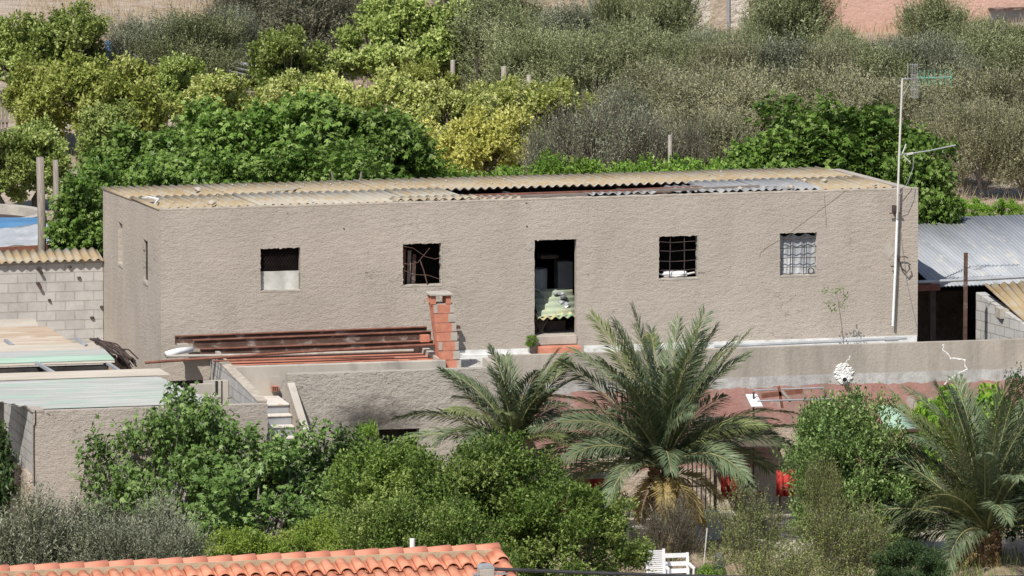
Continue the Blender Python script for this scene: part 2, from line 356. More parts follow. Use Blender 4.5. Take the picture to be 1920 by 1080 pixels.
def make_tree(seed, rx, rz, zc, leaf, bark, nclump, shoots, per, slen, clr, ll, lw, lobes=1, up=.5, jit=.7, trunk_r=.06,
              low=-.9, twigs=0, flat=0, shell=.5, spread=.8, nup=.8, limbs=14, trunk_h=None, twr=.005):
    """crown radius rx, half height rz, centre height zc. Leaves sit along shoots gathered in clumps; gaps stay between clumps"""
    g = np.random.default_rng(seed)
    d = unit(g.normal(size=(nclump*3, 3))); d = d[d[:, 2] > low][:nclump]; nclump = len(d)
    ph = g.uniform(0, 6.28, 6)
    lump = 1+.16*np.sin(3*np.arctan2(d[:, 1], d[:, 0])+ph[0])+.12*np.sin(5*np.arctan2(d[:, 1], d[:, 0])+ph[1]+2*d[:, 2])+g.normal(0, .11, nclump)
    rad = (shell+(1-shell)*np.sqrt(g.uniform(0, 1, nclump)))*lump
    cc = d*rad[:, None]*np.array([rx-clr*.6, rx-clr*.6, rz-clr*.6])+np.array([0, 0, zc])
    cc[:, 2] = np.maximum(cc[:, 2], clr*.4)
    cs = g.uniform(.6, 1.25, nclump); ct = g.uniform(-.24, .24, nclump)
    idx = g.integers(0, nclump, shoots)
    o = unit(g.normal(size=(shoots, 3)))
    base = cc[idx]+o*(clr*cs[idx]*np.power(g.uniform(0, 1, shoots), .4))[:, None]*np.array([1, 1, .8])
    out = unit(base-np.array([0, 0, zc*.55]))
    sd = unit(out*.8+o*.5+np.array([0, 0, up])+g.normal(0, .35, (shoots, 3)))
    sl = slen*g.uniform(.5, 1.3, shoots)
    t = np.tile(np.linspace(.1, 1, per), shoots)+g.normal(0, .06, shoots*per)
    si = np.repeat(np.arange(shoots), per)
    P = base[si]+sd[si]*(sl[si]*t)[:, None]
    P[:, 2] = np.maximum(P[:, 2], .02)
    rv = g.normal(size=(len(P), 3))
    A = unit(sd[si]*.7+rv*jit+np.array([0, 0, -flat]))
    N = unit(np.array([-.15, -.3, nup])+out[si]*.5+g.normal(size=(len(P), 3))*.55)
    L = ll*g.uniform(.6, 1.2, len(P)); tint = np.clip(.45+ct[idx][si]+g.normal(0, .25, len(P))+.12*(t-.5), 0, 1)
    crown = leafmesh('crown', P, A, N, L, L*lw, leaf, tint, lobes, spread)
    mb = MB(); th = trunk_h if trunk_h else max(.25, (zc-rz)*.8+.25)
    top = Vector((g.normal(0, .08), g.normal(0, .08), th))
    mb.tube([(0, 0, -.1), (g.normal(0, .03), g.normal(0, .03), th*.5), top], [trunk_r*1.25, trunk_r, trunk_r*.9], 7)
    order = g.permutation(nclump)[:limbs]
    for i in order:
        e = Vector(cc[i]); md = top.lerp(e, .5)+Vector(g.normal(0, .12*rx*.5, 3)); md.z = max(md.z, .1)
        mb.tube([top-Vector((0,0,.08)), top.lerp(md, .6), md, e], [trunk_r*.6, trunk_r*.45, trunk_r*.32, .006], 5, False)
    for i in range(min(twigs, shoots)):
        a = base[i]; e = a+sd[i]*sl[i]*1.05; m_ = (a+cc[idx[i]])/2; m_ = a-(a-cc[idx[i]])*.5
        mb.tube([m_, a, e], [twr*1.6, twr*1.2, twr*.6], 3, False)
    return dict(crown=crown, trunk=meshfrom(mb, 'trunk', bark), w=2*rx, h=zc+rz)

def put_tree(name, pr, loc, wd, ht, label, cat, group=None, leaf=None, rz=0, bark=None):
    t = empty(name, loc, label, cat, group); s = wd/pr['w']; t.scale = (s, s, ht/pr['h']); t.rotation_euler.z = rz
    for part in ('crown', 'trunk'):
        o = bpy.data.objects.new(part, pr[part]); C.objects.link(o); o.parent = t
        mt = leaf if part == 'crown' else bark
        if mt: o.material_slots[0].link = 'OBJECT'; o.material_slots[0].material = mt
    return t

# ------------------------------------------------------------------ ground and setting
def gz(x, y):
    if y > 6.6:
        return .0 if y < 12 else (.10*math.sin(x*.35+1)*math.sin(y*.27)+.06*math.sin(x*.9+y*.6))*min(1, (y-12)/6)+max(0, (y-75))*.03
    if y > -1.3 and x < -3.7 and y < 5: return -3.3
    if y > -1.3 or (-3.7 < x < 1.1 and y > -5.2): return -1.4
    if y > -48: return -3.3+.1*math.sin(x*.5)*math.sin(y*.4)*(1 if y < -7 else 0)
    return -3.3+(-48-y)*.1985
xs = sorted(set(list(np.arange(-160, 261, 12.))+list(np.arange(-12, 45, 1.5))+[1.05, 1.15, -3.75, -3.65]))
ys = sorted(set(list(np.arange(-232, -48, 8.))+list(np.arange(-48, -6, 2.))+[-5.25, -5.15, -1.35, -1.25, 6.55, 6.65]+list(np.arange(0, 6, 2.))+list(np.arange(8, 80, 1.5))+list(np.arange(80, 420, 20.))))
mb = MB(); mb.v = [(x, y, gz(x, y)) for y in ys for x in xs]; nx = len(xs)
mb.f = [(j*nx+i, j*nx+i+1, (j+1)*nx+i+1, (j+1)*nx+i) for j in range(len(ys)-1) for i in range(nx-1)]
tag(mb.build('ground', M['ground'], smooth=False), kind='structure')

WX, WD, WH, DROP, T = 15.77, 6.43, 3.075, .365, .2
def wtop(y): return WH-DROP*y/WD

# ------------------------------------------------------------------ the storehouse
house = empty('storehouse', (WX/2, WD/2, 0), 'long single-storey roughcast building with corrugated roof and empty window openings', 'building')
holes = [(2.04,1.38,2.87,2.25), (4.98,1.40,5.80,2.26), (7.71,.28,8.60,2.26), (10.31,1.38,11.15,2.26), (12.85,1.37,13.65,2.25)]
mb = MB()
mb.wall(lambda u, z, d: (u, d, z), (0, WX), (-.4, WH), holes, T)
lh = [(1.42,1.42,1.92,2.26), (4.22,1.42,4.72,2.26)]
def lw(u, z, d): return (d, u, z if z < 3 else wtop(u))
mb.wall(lw, (T+.001, WD-T), (-.6, 3.1), lh, T)
mb.wall(lambda u, z, d: (WX-d, u, z if z < 3 else wtop(u)), (T+.001, WD-T), (-.6, 3.1), [], T)
mb.wall(lambda u, z, d: (u, WD-d, z if z < 3 else wtop(WD)), (0, WX), (-.6, 3.05), [], T)
mb.build('wall', M['wall'], house)
mb = MB(); mb.box(T+.01, T+.01, .12, WX-T-.01, WD-T-.01, .28); mb.build('floor', M['conc'], house)
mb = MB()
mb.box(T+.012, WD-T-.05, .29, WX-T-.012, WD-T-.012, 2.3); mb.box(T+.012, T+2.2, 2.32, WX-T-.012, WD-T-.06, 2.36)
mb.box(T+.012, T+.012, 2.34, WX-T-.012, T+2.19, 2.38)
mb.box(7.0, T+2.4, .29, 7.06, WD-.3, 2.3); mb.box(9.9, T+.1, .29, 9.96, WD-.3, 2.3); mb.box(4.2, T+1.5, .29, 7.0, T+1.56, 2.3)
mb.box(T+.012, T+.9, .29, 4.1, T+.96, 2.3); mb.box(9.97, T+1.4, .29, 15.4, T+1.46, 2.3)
mb.build('dark_lining', M['dark_in'], house)  # added ceiling and panels, near-black to keep the interior dark

PITCH, AMP = .177, .026
def corr(mb, x0, x1, y0, z0, y1, z1, amp=AMP, pitch=PITCH, phase=0, segs=8, rows=2, jag=None, skew=0):
    n = max(4, int((x1-x0)/pitch*segs)); b = len(mb.v)
    for j in range(rows+1):
        t = j/rows
        for i in range(n+1):
            x = x0+(x1-x0)*i/n; yy0 = y0+(jag(x) if jag else 0)
            y = yy0+(y1-yy0)*t; zz = z0+(z1-z0)*(y-y0)/(y1-y0)
            mb.v.append((x+skew*t, y, zz+amp*math.sin(2*math.pi*x/pitch+phase)))
    for j in range(rows):
        for i in range(n): mb.f.append((b+j*(n+1)+i, b+j*(n+1)+i+1, b+(j+1)*(n+1)+i+1, b+(j+1)*(n+1)+i))
def rz_(y): return wtop(y)+.012
g = random.Random(4)
sw = PITCH*6
k = 0; x = -.02
RXE = 15.35
while x < RXE-.1:
    x1 = min(x+sw+.06, RXE)
    mb = MB(); lift = g.uniform(0, .012)
    corr(mb, x, x1, 3.15+g.uniform(-.03, .03), rz_(3.15)+lift+.012, WD+.12, rz_(WD+.12)+lift*.5+.012)
    mb.build('roof_sheet', M['ochre'], house, smooth=True, thick=.012)
    f = None
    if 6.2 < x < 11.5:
        mb = MB(); corr(mb, x, x1, 3.13, rz_(3.13)+lift+.026, 3.22, rz_(3.22)+lift+.026); mb.build('clean_sunlit_edge', M['rubble'], house, smooth=True, thick=.016)  # added pale strip: sunlit rim put into colour, over the unweathered lap
    if x < 6.2:
        mt = M['ochre'] if x < 1.2 else M['pale']
        f = (.13, 3.3)
    elif x < 7.3: mt = M['olivesheet']; f = (.13, .75)
    elif x > 11.3: mt = M['blugrey'] if x < 13.6 else M['ochre']; f = (.13 if x > 13.6 else .35, 3.3)
    if f:
        mb = MB(); y0, y1 = f; y0 += g.uniform(0, .03)
        corr(mb, x, x1 if x < 4.6 or x > 6 else x1, y0, rz_(y0)+.010+lift, y1, rz_(y1)+.030+lift)
        mb.build('roof_sheet', mt, house, smooth=True, thick=.012)
    x += sw
# loose half sheets near the front edge, and broken overlay pieces
for (a, b, y0, y1, mt, dz) in ((4.9, 6.6, .14, .95, 'olivesheet', .05), (8.9, 10.3, .25, .6, 'blugrey', .05), (11.3, 13.0, .15, .8, 'blugrey', .05), (10.9, 11.9, .7, 2.3, 'blugrey', .02)):
    mb = MB(); corr(mb, a, b, y0, rz_(y0)+dz, y1, rz_(y1)+dz, jag=lambda x: .06*math.sin(x*9)+.05*math.sin(x*23))
    mb.build('broken_sheet', M[mt], house, smooth=True, thick=.012)
# purlins and boards that show in the hole
for (a, b, y, dz, mt, hh) in ((6.5, 11.7, 2.0, -.04, 'rust2', .05), (6.5, 11.5, 1.35, -.04, 'rust', .05), (9.8, 11.6, 1.5, .02, 'rust2', .05), (6.6, 9.6, .9, -.01, 'rust2', .035), (6.7, 9.7, .35, .03, 'woodbeam', .06), (10.0, 12.6, .62, .06, 'woodbeam', .05)):
    mb = MB(); mb.bar((a, y, rz_(y)+dz), (b, y+.12, rz_(y+.12)+dz+g.uniform(0, .03)), .09, hh); mb.build('roof_beam', M[mt], house)
mb = MB()
for x in np.arange(.6, WX, 2.4): mb.bar((x, T, wtop(T)-.1), (x, WD-T, wtop(WD-T)-.1), .08, .12)
mb.build('rafters', M['dkmetal'], house)
# mortar fillet and lumps along the front and left edges of the roof
mb = MB(); gg = random.Random(2)
n = 150
for i in range(n):
    x0 = WX*i/n; x1 = WX*(i+1)/n
    mb.box(x0, -.004, WH, x1, .12+gg.uniform(-.02, .03), WH+.022+gg.uniform(0, .012))
mb.build('wall_coping', M['rubble'], house)
def lump(mb, c, r, g, n=7):
    c = Vector(c); vs = []
    import bmesh
    bm = bmesh.new(); bmesh.ops.create_icosphere(bm, subdivisions=1, radius=1)
    b = len(mb.v)
    for v in bm.verts: mb.v.append(tuple(c+Vector((v.co.x*r*g.uniform(.7, 1.4), v.co.y*r*g.uniform(.7, 1.3), v.co.z*r*.6*g.uniform(.7, 1.2)))))
    for f in bm.faces: mb.f.append(tuple(b+v.index for v in f.verts))
    bm.free()
# stones and rubble lying on the roof: each its own thing where it can be told apart
stones = [(1.15, .5, .09, 'pale rubble lump on the roof near its left front corner'), (1.6, 4.3, .1, 'flat stone on the ochre roof sheets above the left side windows'),
          (13.2, .45, .08, 'stone lying on the grey roof sheets right of the long board'), (12.1, .35, .07, 'small white stone on the roof edge left of the last window'),
          (14.3, 2.0, .08, 'rounded stone on the ochre sheets nearest the antenna mast'), (13.9, 2.1, .07, 'pale stone in the middle of the right end of the roof'),
          (14.95, .4, .06, 'small stone on the roof edge beside the antenna mast')]
for (x, y, r, lb) in stones:
    mb = MB(); lump(mb, (x, y, rz_(y)+.045+r*.4), r, gg); tag(mb.build('stone', M['rubble'], smooth=False), lb, 'stone', 'stones lying on the corrugated roof')
mb = MB(); mb.prism([(2.9,3.6),(3.5,3.75),(3.7,4.0),(3.1,3.95)], rz_(3.9)+.06, rz_(3.9)+.075); tag(mb.build('sheet_fragment', M['pale']), 'curved broken sheet piece lying on the left part of the roof', 'debris')
mb = MB(); mb.tube([(.05,.9,WH+.02),(.2,1.3,WH+.06),(.1,1.7,WH+.05),(.05,2.2,WH-.02)], [.02,.03,.03,.02], 6); tag(mb.build('white_rag', M['white']), 'crumpled white rag on the left edge of the roof', 'rag')
# white waterproofing band along the wall foot
mb = MB(); mb.box(5.85, -.03, -.25, 7.62, -.002, .04); mb.box(8.75, -.03, -.25, WX-.02, -.002, .055)
mb.box(5.85, -.10, -.25, 7.62, -.031, -.05); mb.build('white_skirting', M['white'], house)
mb = MB(); mb.box(7.72, -.03, .10, 8.60, T, .279); mb.build('door_sill', M['conc'], house, bevel=.01)
mb = MB(); mb.box(7.76, -.34, -.13, 8.62, -.032, .09); mb.build('door_step', M['brick'], house, bevel=.01)
# sills / pale edge plaster of openings
for (a, c, b, e) in (holes[0], holes[1], holes[3], holes[4]): mb = MB(); mb.box(a+.002, -.006, c-.03, b-.002, .16, c+.004); mb.build('window_sill', M['conc'], house)
gj = random.Random(3)
for (a, c, b, e) in (holes[1], holes[3], holes[4]):
    mb = MB(); n = 14
    pl_ = [(b-.001, c+.004)]+[(b-.008-gj.uniform(0, .022), c+.004+(e-c-.01)*i/n) for i in range(n+1)]+[(b-.001, e-.004)]
    mb.prism(pl_, .004, .17, 'y'); mb.build('chipped_jamb', M['conc'], house)
for (a, c, b, e) in holes:
    for side in range(4):
        if side == 0: continue
        n = 22; inner = []
        for i in range(n+1):
            t = i/n; q = gj.uniform(.002, .02)*(1.6 if gj.random() < .12 else 1)
            inner.append({1: (a+(b-a)*t, e-q), 2: (a+q*.8, c+(e-c)*t), 3: (b-q*.6, c+(e-c)*t)}[side])
        ends = {1: ((b, e+.001), (a, e+.001)), 2: ((a-.001, e), (a-.001, c)), 3: ((b+.001, e), (b+.001, c))}[side]
        mb = MB(); mb.prism(inner+list(ends), -.003, .05, 'y'); mb.build('chipped_edge', M['wall'], house)
mb = MB(); mb.box(.055, 1.423, 1.423, .075, 1.917, 2.257); mb.build('side_window', M['dark_in'], house)  # near-black panel painted in for the shaded opening
mb = MB(); mb.box(.075, 4.223, 1.423, .095, 4.717, 2.257); mb.build('side_window', M['conc'], house)
mb = MB(); mb.box(-.02, 1.42, 1.36, .05, 1.92, 1.419); mb.build('side_sill', M['conc'], house)
mb = MB(); mb.box(-.02, 4.22, 1.36, .07, 4.72, 1.419); mb.build('side_sill', M['conc'], house)
# window 1: grey translucent panel in the lower half, wire mesh above
mb = MB(); n = 24
for i in range(n): 
    mb.quad(*[(2.055+.8*u/n, .10+.012*math.sin(u*.5), z) for u, z in ((i, 1.385), (i+1, 1.385), (i+1, 1.76), (i, 1.76))])
M['frost'] = surf('milky_panel', (.42,.41,.37), (.54,.53,.49), 5, .5, (30,.5,.004)); mb.build('window_panel', M['frost'], house, thick=.008)
mb = MB()
for k in range(-12, 16):
    for s in (-1, 1):
        pts = []
        for t in range(0, 9):
            z = 1.76+.48*t/8; x = 2.45+k*.06+s*(t/8*.3-.15)
            if 2.05 < x < 2.86: pts.append((x, .11, z))
        if len(pts) > 1: mb.tube(pts, .0022, 3, False)
mb.build('wire_mesh', M['dkmetal'], house)
# window 2: bent bars, timber inside
mb = MB()
mb.tube([(5.0,.03,2.2),(5.2,.0,2.16),(5.45,.02,1.98),(5.65,.03,1.92),(5.8,.03,1.95)], .008, 5)
mb.tube([(4.99,.03,1.86),(5.1,.01,1.83),(5.3,.02,1.86),(5.55,.03,2.15)], .008, 5)
mb.tube([(4.99,.03,1.72),(5.2,.02,1.62),(5.5,.0,1.6),(5.78,.02,1.5)], .008, 5)
mb.tube([(5.35,.02,1.9),(5.42,.01,1.7),(5.5,.0,1.4)], .014, 5)
mb.build('window_grille', M['rust'], house)
for i, (x, zt, l) in enumerate(((5.05, 2.12, 'rusty upright plank leaning just inside the second window, leftmost'), (5.16, 2.08, 'pale upright plank inside the second window'), (5.26, 2.0, 'darker upright plank inside the second window, rightmost'))):
    mb = MB(); mb.bar((x-.02, .35, .3), (x+.02, .27, zt), .07, .05, (0,1,0)); tag(mb.build('plank', (M['rust2'], M['wood'], M['rust'])[i]), l, 'plank', 'planks inside the second window')
# window 3 and 4: rebar grilles
for (a, c, b, e) in (holes[3], holes[4]):
    mb = MB(); gr = random.Random(int(a*7))
    for fx in (.3, .66):
        x = a+(b-a)*fx; mb.tube([(x+gr.uniform(-.01, .01), .05, z) for z in (c, (c+e)/2, e)], .0095, 5)
    for fz in (.18, .4, .64, .85):
        z = c+(e-c)*fz; mb.tube([(a-.01, .05, z+gr.uniform(-.01, .02)), (a+(b-a)*.35, .04, z+gr.uniform(-.02, .02)), (a+(b-a)*.7, .045, z+gr.uniform(-.01, .01)), (b+.01, .05, z+gr.uniform(.0, .03))], .008, 5)
    mb.build('window_grille', M['dkmetal'], house)
mb = MB()
for i in range(16):
    x0 = 12.87+.76*i/16; x1 = 12.87+.76*(i+1)/16
    mb.quad(*[(x, .15+.012*math.sin((x*40+z*14)), z) for x, z in ((x0, 1.38), (x1, 1.38), (x1, 2.18-.03*math.sin(i)), (x0, 2.18-.03*math.sin(i-1)))])
mb.build('window_cloth', M['tarp'], house, thick=.006)
mb = MB(); mb.tube([(13.52+.06*math.cos(t), .03, 1.45+.06*math.sin(t)) for t in np.linspace(0, 6.28, 16)], .011, 5); tag(mb.build('metal_ring', M['dkmetal']), 'dark metal ring hanging at the foot of the fifth opening grille', 'ring')
mb = MB(); mb.box(10.45, .12, 1.39, 10.95, .3, 1.5); tag(mb.build('foam_block', M['whitep'], bevel=.03), 'white block lying on the third window sill behind the bars', 'block')
mb = MB(); mb.tube([(10.35,.16,1.46),(10.7,.1,1.41),(11.1,.16,1.47)], .02, 6); tag(mb.build('white_tube', M['white']), 'pale tube lying across the third window sill', 'tube')
# small holes, rusty plug, patch, crack lines
mb = MB()
for (x, z) in ((3.77, 2.6), (7.56, 2.54), (7.55, 3.02)): lump(mb, (x, .0, z), .022, gg)
mb.build('plug_hole', M['black'], house)
def patch(x, z, rx, rzz, par=None, y=-.006, name='plaster_patch', mt=None, th=.02):
    n = 18; pl_ = [(x+rx*math.cos(k*2*math.pi/n)*gj.uniform(.75, 1.15), z+rzz*math.sin(k*2*math.pi/n)*gj.uniform(.75, 1.15)) for k in range(n)]
    mb = MB(); mb.prism(pl_, y, y+th, 'y'); return mb.build(name, mt or M['conc'], par)
for (x, z, r1, r2) in ((7.58, 2.97, .05, .05), (7.61, 2.12, .055, .09), (15.15, 1.83, .14, .17)): patch(x, z, r1, r2, house)

# ---- things seen inside the door
mb = MB(); mb2 = MB()
n = 60
def sheet(mb, c, ux, uy, w, l, pitch=.17, amp=.03):
    c = Vector(c); ux = Vector(ux).normalized(); uy = Vector(uy).normalized(); nn = ux.cross(uy); b = len(mb.v); N_ = int(w/pitch*8)
    for j in range(2):
        for i in range(N_+1):
            u = w*i/N_; mb.v.append(tuple(c+ux*(u-w/2)+uy*(l*(j-.5))+nn*amp*math.sin(2*math.pi*u/pitch)))
    for i in range(N_): mb.f.append((b+i, b+i+1, b+N_+2+i, b+N_+1+i))
sheet(mb, W(1040,566,y=.5), (-.02, .72, .6), (1, .05, .03), .75, .85)
M['mossheet'] = surf('green_mossy_sheet', (.30,.36,.26), (.42,.46,.35), 5, .9, None, (1,1,1), ((.45,.42,.2), 6, .55, .65))
tag(mb.build('corrugated_sheet', M['mossheet'], smooth=True, thick=.012), 'green mossy corrugated sheet leaning inside the doorway, the larger one', 'sheet')
sheet(mb2, W(1042,588,y=.32), (1, .0, .05), (0, .8, .25), .86, .4)
M['yelsheet'] = surf('yellow_green_sheet', (.38,.35,.18), (.48,.45,.28), 6, .9, None, (1,1,1), ((.2,.33,.2), 5, .55, .6))
tag(mb2.build('corrugated_sheet', M['yelsheet'], smooth=True, thick=.012), 'yellowish wavy sheet in front of the green one in the doorway', 'sheet')
mb = MB(); gd = random.Random(9)
for i in range(14): lump(mb, (8.38+gd.uniform(-.1, .16), .6+gd.uniform(-.2, .2), .72+gd.uniform(0, .38)), gd.uniform(.05, .09), gd)
tag(mb.build('rag_heap', M['galv']), 'heap of grey rags and bags beside the sheet in the doorway', 'rags')
for (p0, q0, p1, q1, yy, mt, nm, lb) in ((1004, 505, 1020, 538, .9, 'tarp', 'metal_drum', 'faint grey drum standing in the dark of the doorway at the left'), (1046, 490, 1074, 534, 1.3, 'galv', 'cardboard_box', 'faint grey box stacked in the dark of the doorway at the right'), (1014, 478, 1048, 486, 1.6, 'wood', 'shelf_board', 'faint shelf board across the dark of the doorway')):
    a, b = W(p0, q1, y=yy), W(p1, q0, y=yy); mb = MB()
    if nm == 'metal_drum': mb.tube([((a.x+b.x)/2, yy+.2, a.z-.5), ((a.x+b.x)/2, yy+.2, b.z)], .2, 16)
    else: mb.box(a.x, yy, a.z if 'shelf' in nm else a.z-.4, b.x, yy+.35, b.z)
    tag(mb.build(nm, M[mt], bevel=.01), lb, nm.split('_')[1])
mb = MB(); mb.box(8.44, .3, .62, 8.6, .55, .78); tag(mb.build('brick_scrap', M['brick'], bevel=.01), 'red brick scrap at the right edge of the doorway', 'brick')
mb = MB(); mb.tube([(7.84+.2*math.cos(t), .5+.03*math.sin(t), .98+.2*math.sin(t)) for t in np.linspace(0, 6.28, 20)], .015, 5); tag(mb.build('wheel_rim', M['galv']), 'thin metal wheel rim standing in the doorway', 'wheel')
mb = MB(); mb.box(7.8, .6, .29, 8.5, 1.2, .5); tag(mb.build('wooden_crate', M['dkmetal']), 'dark crate under the sheets in the doorway', 'crate')
mb = MB()
for i in range(30): mb.tube([(7.74+gd.uniform(0,.25), .3+gd.uniform(0,.2), .3), (7.8+gd.uniform(-.1,.3), .25+gd.uniform(0,.2), .6)], .008, 3, False)
tag(mb.build('brushwood', M['drytwig']), 'small bundle of brushwood on the left of the doorway', 'brushwood')

# ------------------------------------------------------------------ terrace, parapets, front blocks
mb = MB(); mb.box(5.5, -1.2, -.3, WX+.05, -.101, -.12); mb.box(5.5, -2.6, -.3, 6.43, -1.2, -.121)
tag(mb.build('terrace', M['terr']), kind='structure')
# lower dwelling: its facade is the parapet
dwell = empty('lower_dwelling', (12, -1.3, -3.3), 'lower dwelling front with grey parapet, white crack fillings and faded terracotta paint', 'building')
mb = MB(); mb.wall(lambda u, z, d: (u, -1.3+d*.5, z if z < 0 else .09-.0*u), (6.5, 22.5), (-3.3, .5), [(8.6,-3.2,9.6,-1.6), (12.3,-3.2,13.6,-1.5)], .28); mb.build('facade', M['facade'], dwell)
for p in (((15.98, .06), (15.96, -.05), (16.12, -.25), (16.42, -.3), (16.47, -.5), (16.2, -.62), (16.02, -.75), (15.98, -.85)), ((14.0, -.15), (13.96, -.22), (13.9, -.3)), ((11.35, -.05), (11.36, -.2))):
    mb = MB(); q = []
    for k in range(len(p)-1):
        for t in (0, .33, .66): q.append((p[k][0]+(p[k+1][0]-p[k][0])*t+gj.uniform(-.02, .02), -1.3, p[k][1]+(p[k+1][1]-p[k][1])*t+gj.uniform(-.02, .02)))
    mb.tube(q, [gj.uniform(.008, .026) for _ in q], 5); mb.v = [(x, -1.3+(y+1.3)*.25, z) for x, y, z in mb.v]; mb.build('crack_filling', M['foam'], dwell)
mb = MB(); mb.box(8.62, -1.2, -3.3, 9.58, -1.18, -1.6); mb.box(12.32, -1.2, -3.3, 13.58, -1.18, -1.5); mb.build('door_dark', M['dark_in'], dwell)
mb = MB(); mb.box(6.432, -2.7, -3.3, 6.498, -1.305, .07); mb.box(6.35, -2.44, -.14, 6.431, -1.305, .07); mb.build('parapet_return', M['smooth'], dwell)
mb = MB(); mb.box(6.5, -1.75, -3.3, 6.9, -1.302, -.95); mb.build('pillar', M['facade'], dwell)
# the drain outlet
dr = empty('drain_pipe', (W(1582,712,y=-1.3)), 'short white drain pipe sticking out of a blob of foam on the parapet', 'pipe')
c = W(1582, 705, y=-1.3)
mb = MB()
for i in range(190):
    a = gd.uniform(0, 6.28); r = math.sqrt(gd.uniform(0, 1))*.19
    lump(mb, (c.x+r*math.cos(a), -1.3-.0, c.z+.05+r*math.sin(a)*1.1), .04, gd)
mb.v = [(x, -1.3+(y+1.3)*.8, z) for x, y, z in mb.v]; mb.build('foam_collar', M['foam'], dr)
mb = MB(); mb.tube([(c.x, -1.25, c.z-.02), (c.x-.02, -1.47, c.z-.05)], .058, 14); mb.build('pipe', M['whitep'], dr, smooth=False)
mb = MB(); mb.tube([(c.x-.02, -1.465, c.z-.05), (c.x-.0205, -1.475, c.z-.052)], .046, 14); mb.build('bore', M['black'], dr)
# long thin pipe on the terrace edge
mb = MB(); mb.tube([W(1340,650,y=-.5), W(1500,643,y=-.5), W(1700,634,y=-.5)], .03, 8); mb.tube([W(1668,636,y=-.5)-Vector((.1,0,0)), W(1684,635.5,y=-.5)], .045, 8)
tag(mb.build('pipe', M['galv']), 'long grey pipe lying along the foot of the wall at the right', 'pipe')

# front block with soot and dark opening
blk = empty('front_block', (4.25, -2.5, -3.3), 'rough rendered block in front of the terrace with a sooty dark opening', 'building')
mb = MB(); mb.wall(lambda u, z, d: (u, -2.7+d, z if z < 0 else .05), (2.06, 6.43), (-3.3, .5), [(3.92,-3.3,4.75,-1.12)], .25); bwall = mb.build('wall', M['wallA'], blk)
mb = MB(); mb.box(3.8, -2.3, -3.3, 4.9, -2.28, -1.0); mb.box(3.9,-2.44,-3.3,3.915,-2.3,-1.1); mb.build('dark_lining', M['dark_in'], blk)
mb = MB()
def blob(mb, poly, y):
    n = len(poly); b = len(mb.v); 
    mb.v += [(x, y, z) for x, z in poly]+[(x, y-.004, z) for x, z in poly]
    mb.f += [tuple(range(b, b+n)), tuple(range(b+n, b+2*n))[::-1]]+[(b+i, b+(i+1) % n, b+n+(i+1) % n, b+n+i) for i in range(n)]
# soot is in the wall's own material
def soot_wall():
    mt = M['wallA'].copy(); mt.name = 'roughcast_sooted'; nt = mt.node_tree; bs = nt.nodes['Principled BSDF']
    src = bs.inputs['Base Color'].links[0].from_socket
    geo = nt.nodes.new('ShaderNodeNewGeometry'); vm = nt.nodes.new('ShaderNodeVectorMath'); vm.operation = 'SUBTRACT'; vm.inputs[1].default_value = (3.75, -2.7, -1.0)
    nt.links.new(geo.outputs['Position'], vm.inputs[0])
    sc = nt.nodes.new('ShaderNodeVectorMath'); sc.operation = 'MULTIPLY'; sc.inputs[1].default_value = (.42, .15, .72); nt.links.new(vm.outputs[0], sc.inputs[0])
    ln = nt.nodes.new('ShaderNodeVectorMath'); ln.operation = 'LENGTH'; nt.links.new(sc.outputs[0], ln.inputs[0])
    n = noise(nt, 3, 6, .7)
    ad = nt.nodes.new('ShaderNodeMath'); ad.operation = 'MULTIPLY_ADD'; ad.inputs[1].default_value = .7; nt.links.new(n, ad.inputs[0]); nt.links.new(ln.outputs['Value'], ad.inputs[2])
    f = ramp(nt, ad.outputs[0], [(.46, (1,1,1)), (.82, (0,0,0))])
    f2 = nt.nodes.new('ShaderNodeMath'); f2.operation = 'MULTIPLY'; f2.inputs[1].default_value = .85; nt.links.new(f, f2.inputs[0])
    nt.links.new(mixc(nt, f2.outputs[0], src, (.045,.04,.036)), bs.inputs['Base Color'])
    return mt
bwall.data.materials[0] = soot_wall()
mb = MB(); mb.prism([(-2.71, -.16), (-5.4, -1.55), (-5.4, -3.3), (-2.71, -3.3)], 2.061, 2.19, 'x'); sp_ = mb.build('stair_parapet', M['wallF'], blk)
mb = MB(); mb.prism([(-2.705, -.155), (-5.42, -1.545), (-5.42, -1.50), (-2.705, -.11)], 2.05, 2.20, 'x'); mb.build('parapet_cap', M['smooth'], blk)

# stairs
st = empty('outdoor_stairs', (1.7, -3.5, -3.3), 'narrow flight of white treads with grey risers between two parapets', 'stairs')
mb = MB(); mr = MB(); y = -2.75; z = -.5
mb.box(1.18, -2.9, z-.04, 2.05, -1.762, z)
mr.box(1.18, -2.86, -3.3, 2.05, -1.764, z-.041)
y = -2.9
for i in range(12):
    z -= .19; mb.box(1.18, y-.26, z-.035, 2.05, y, z); mr.box(1.18, y-.23, -3.3, 2.05, y-.001, z-.036); y -= .25
M['tread'] = surf('worn_white_tread', (.5,.45,.39), (.66,.64,.6), 3, .8, (20,.4,.005), (1,1,1), ((.5,.33,.2), 3, .55, .68))
mb.build('treads', M['tread'], st, bevel=.01); mr.build('risers', M['galv'], st)

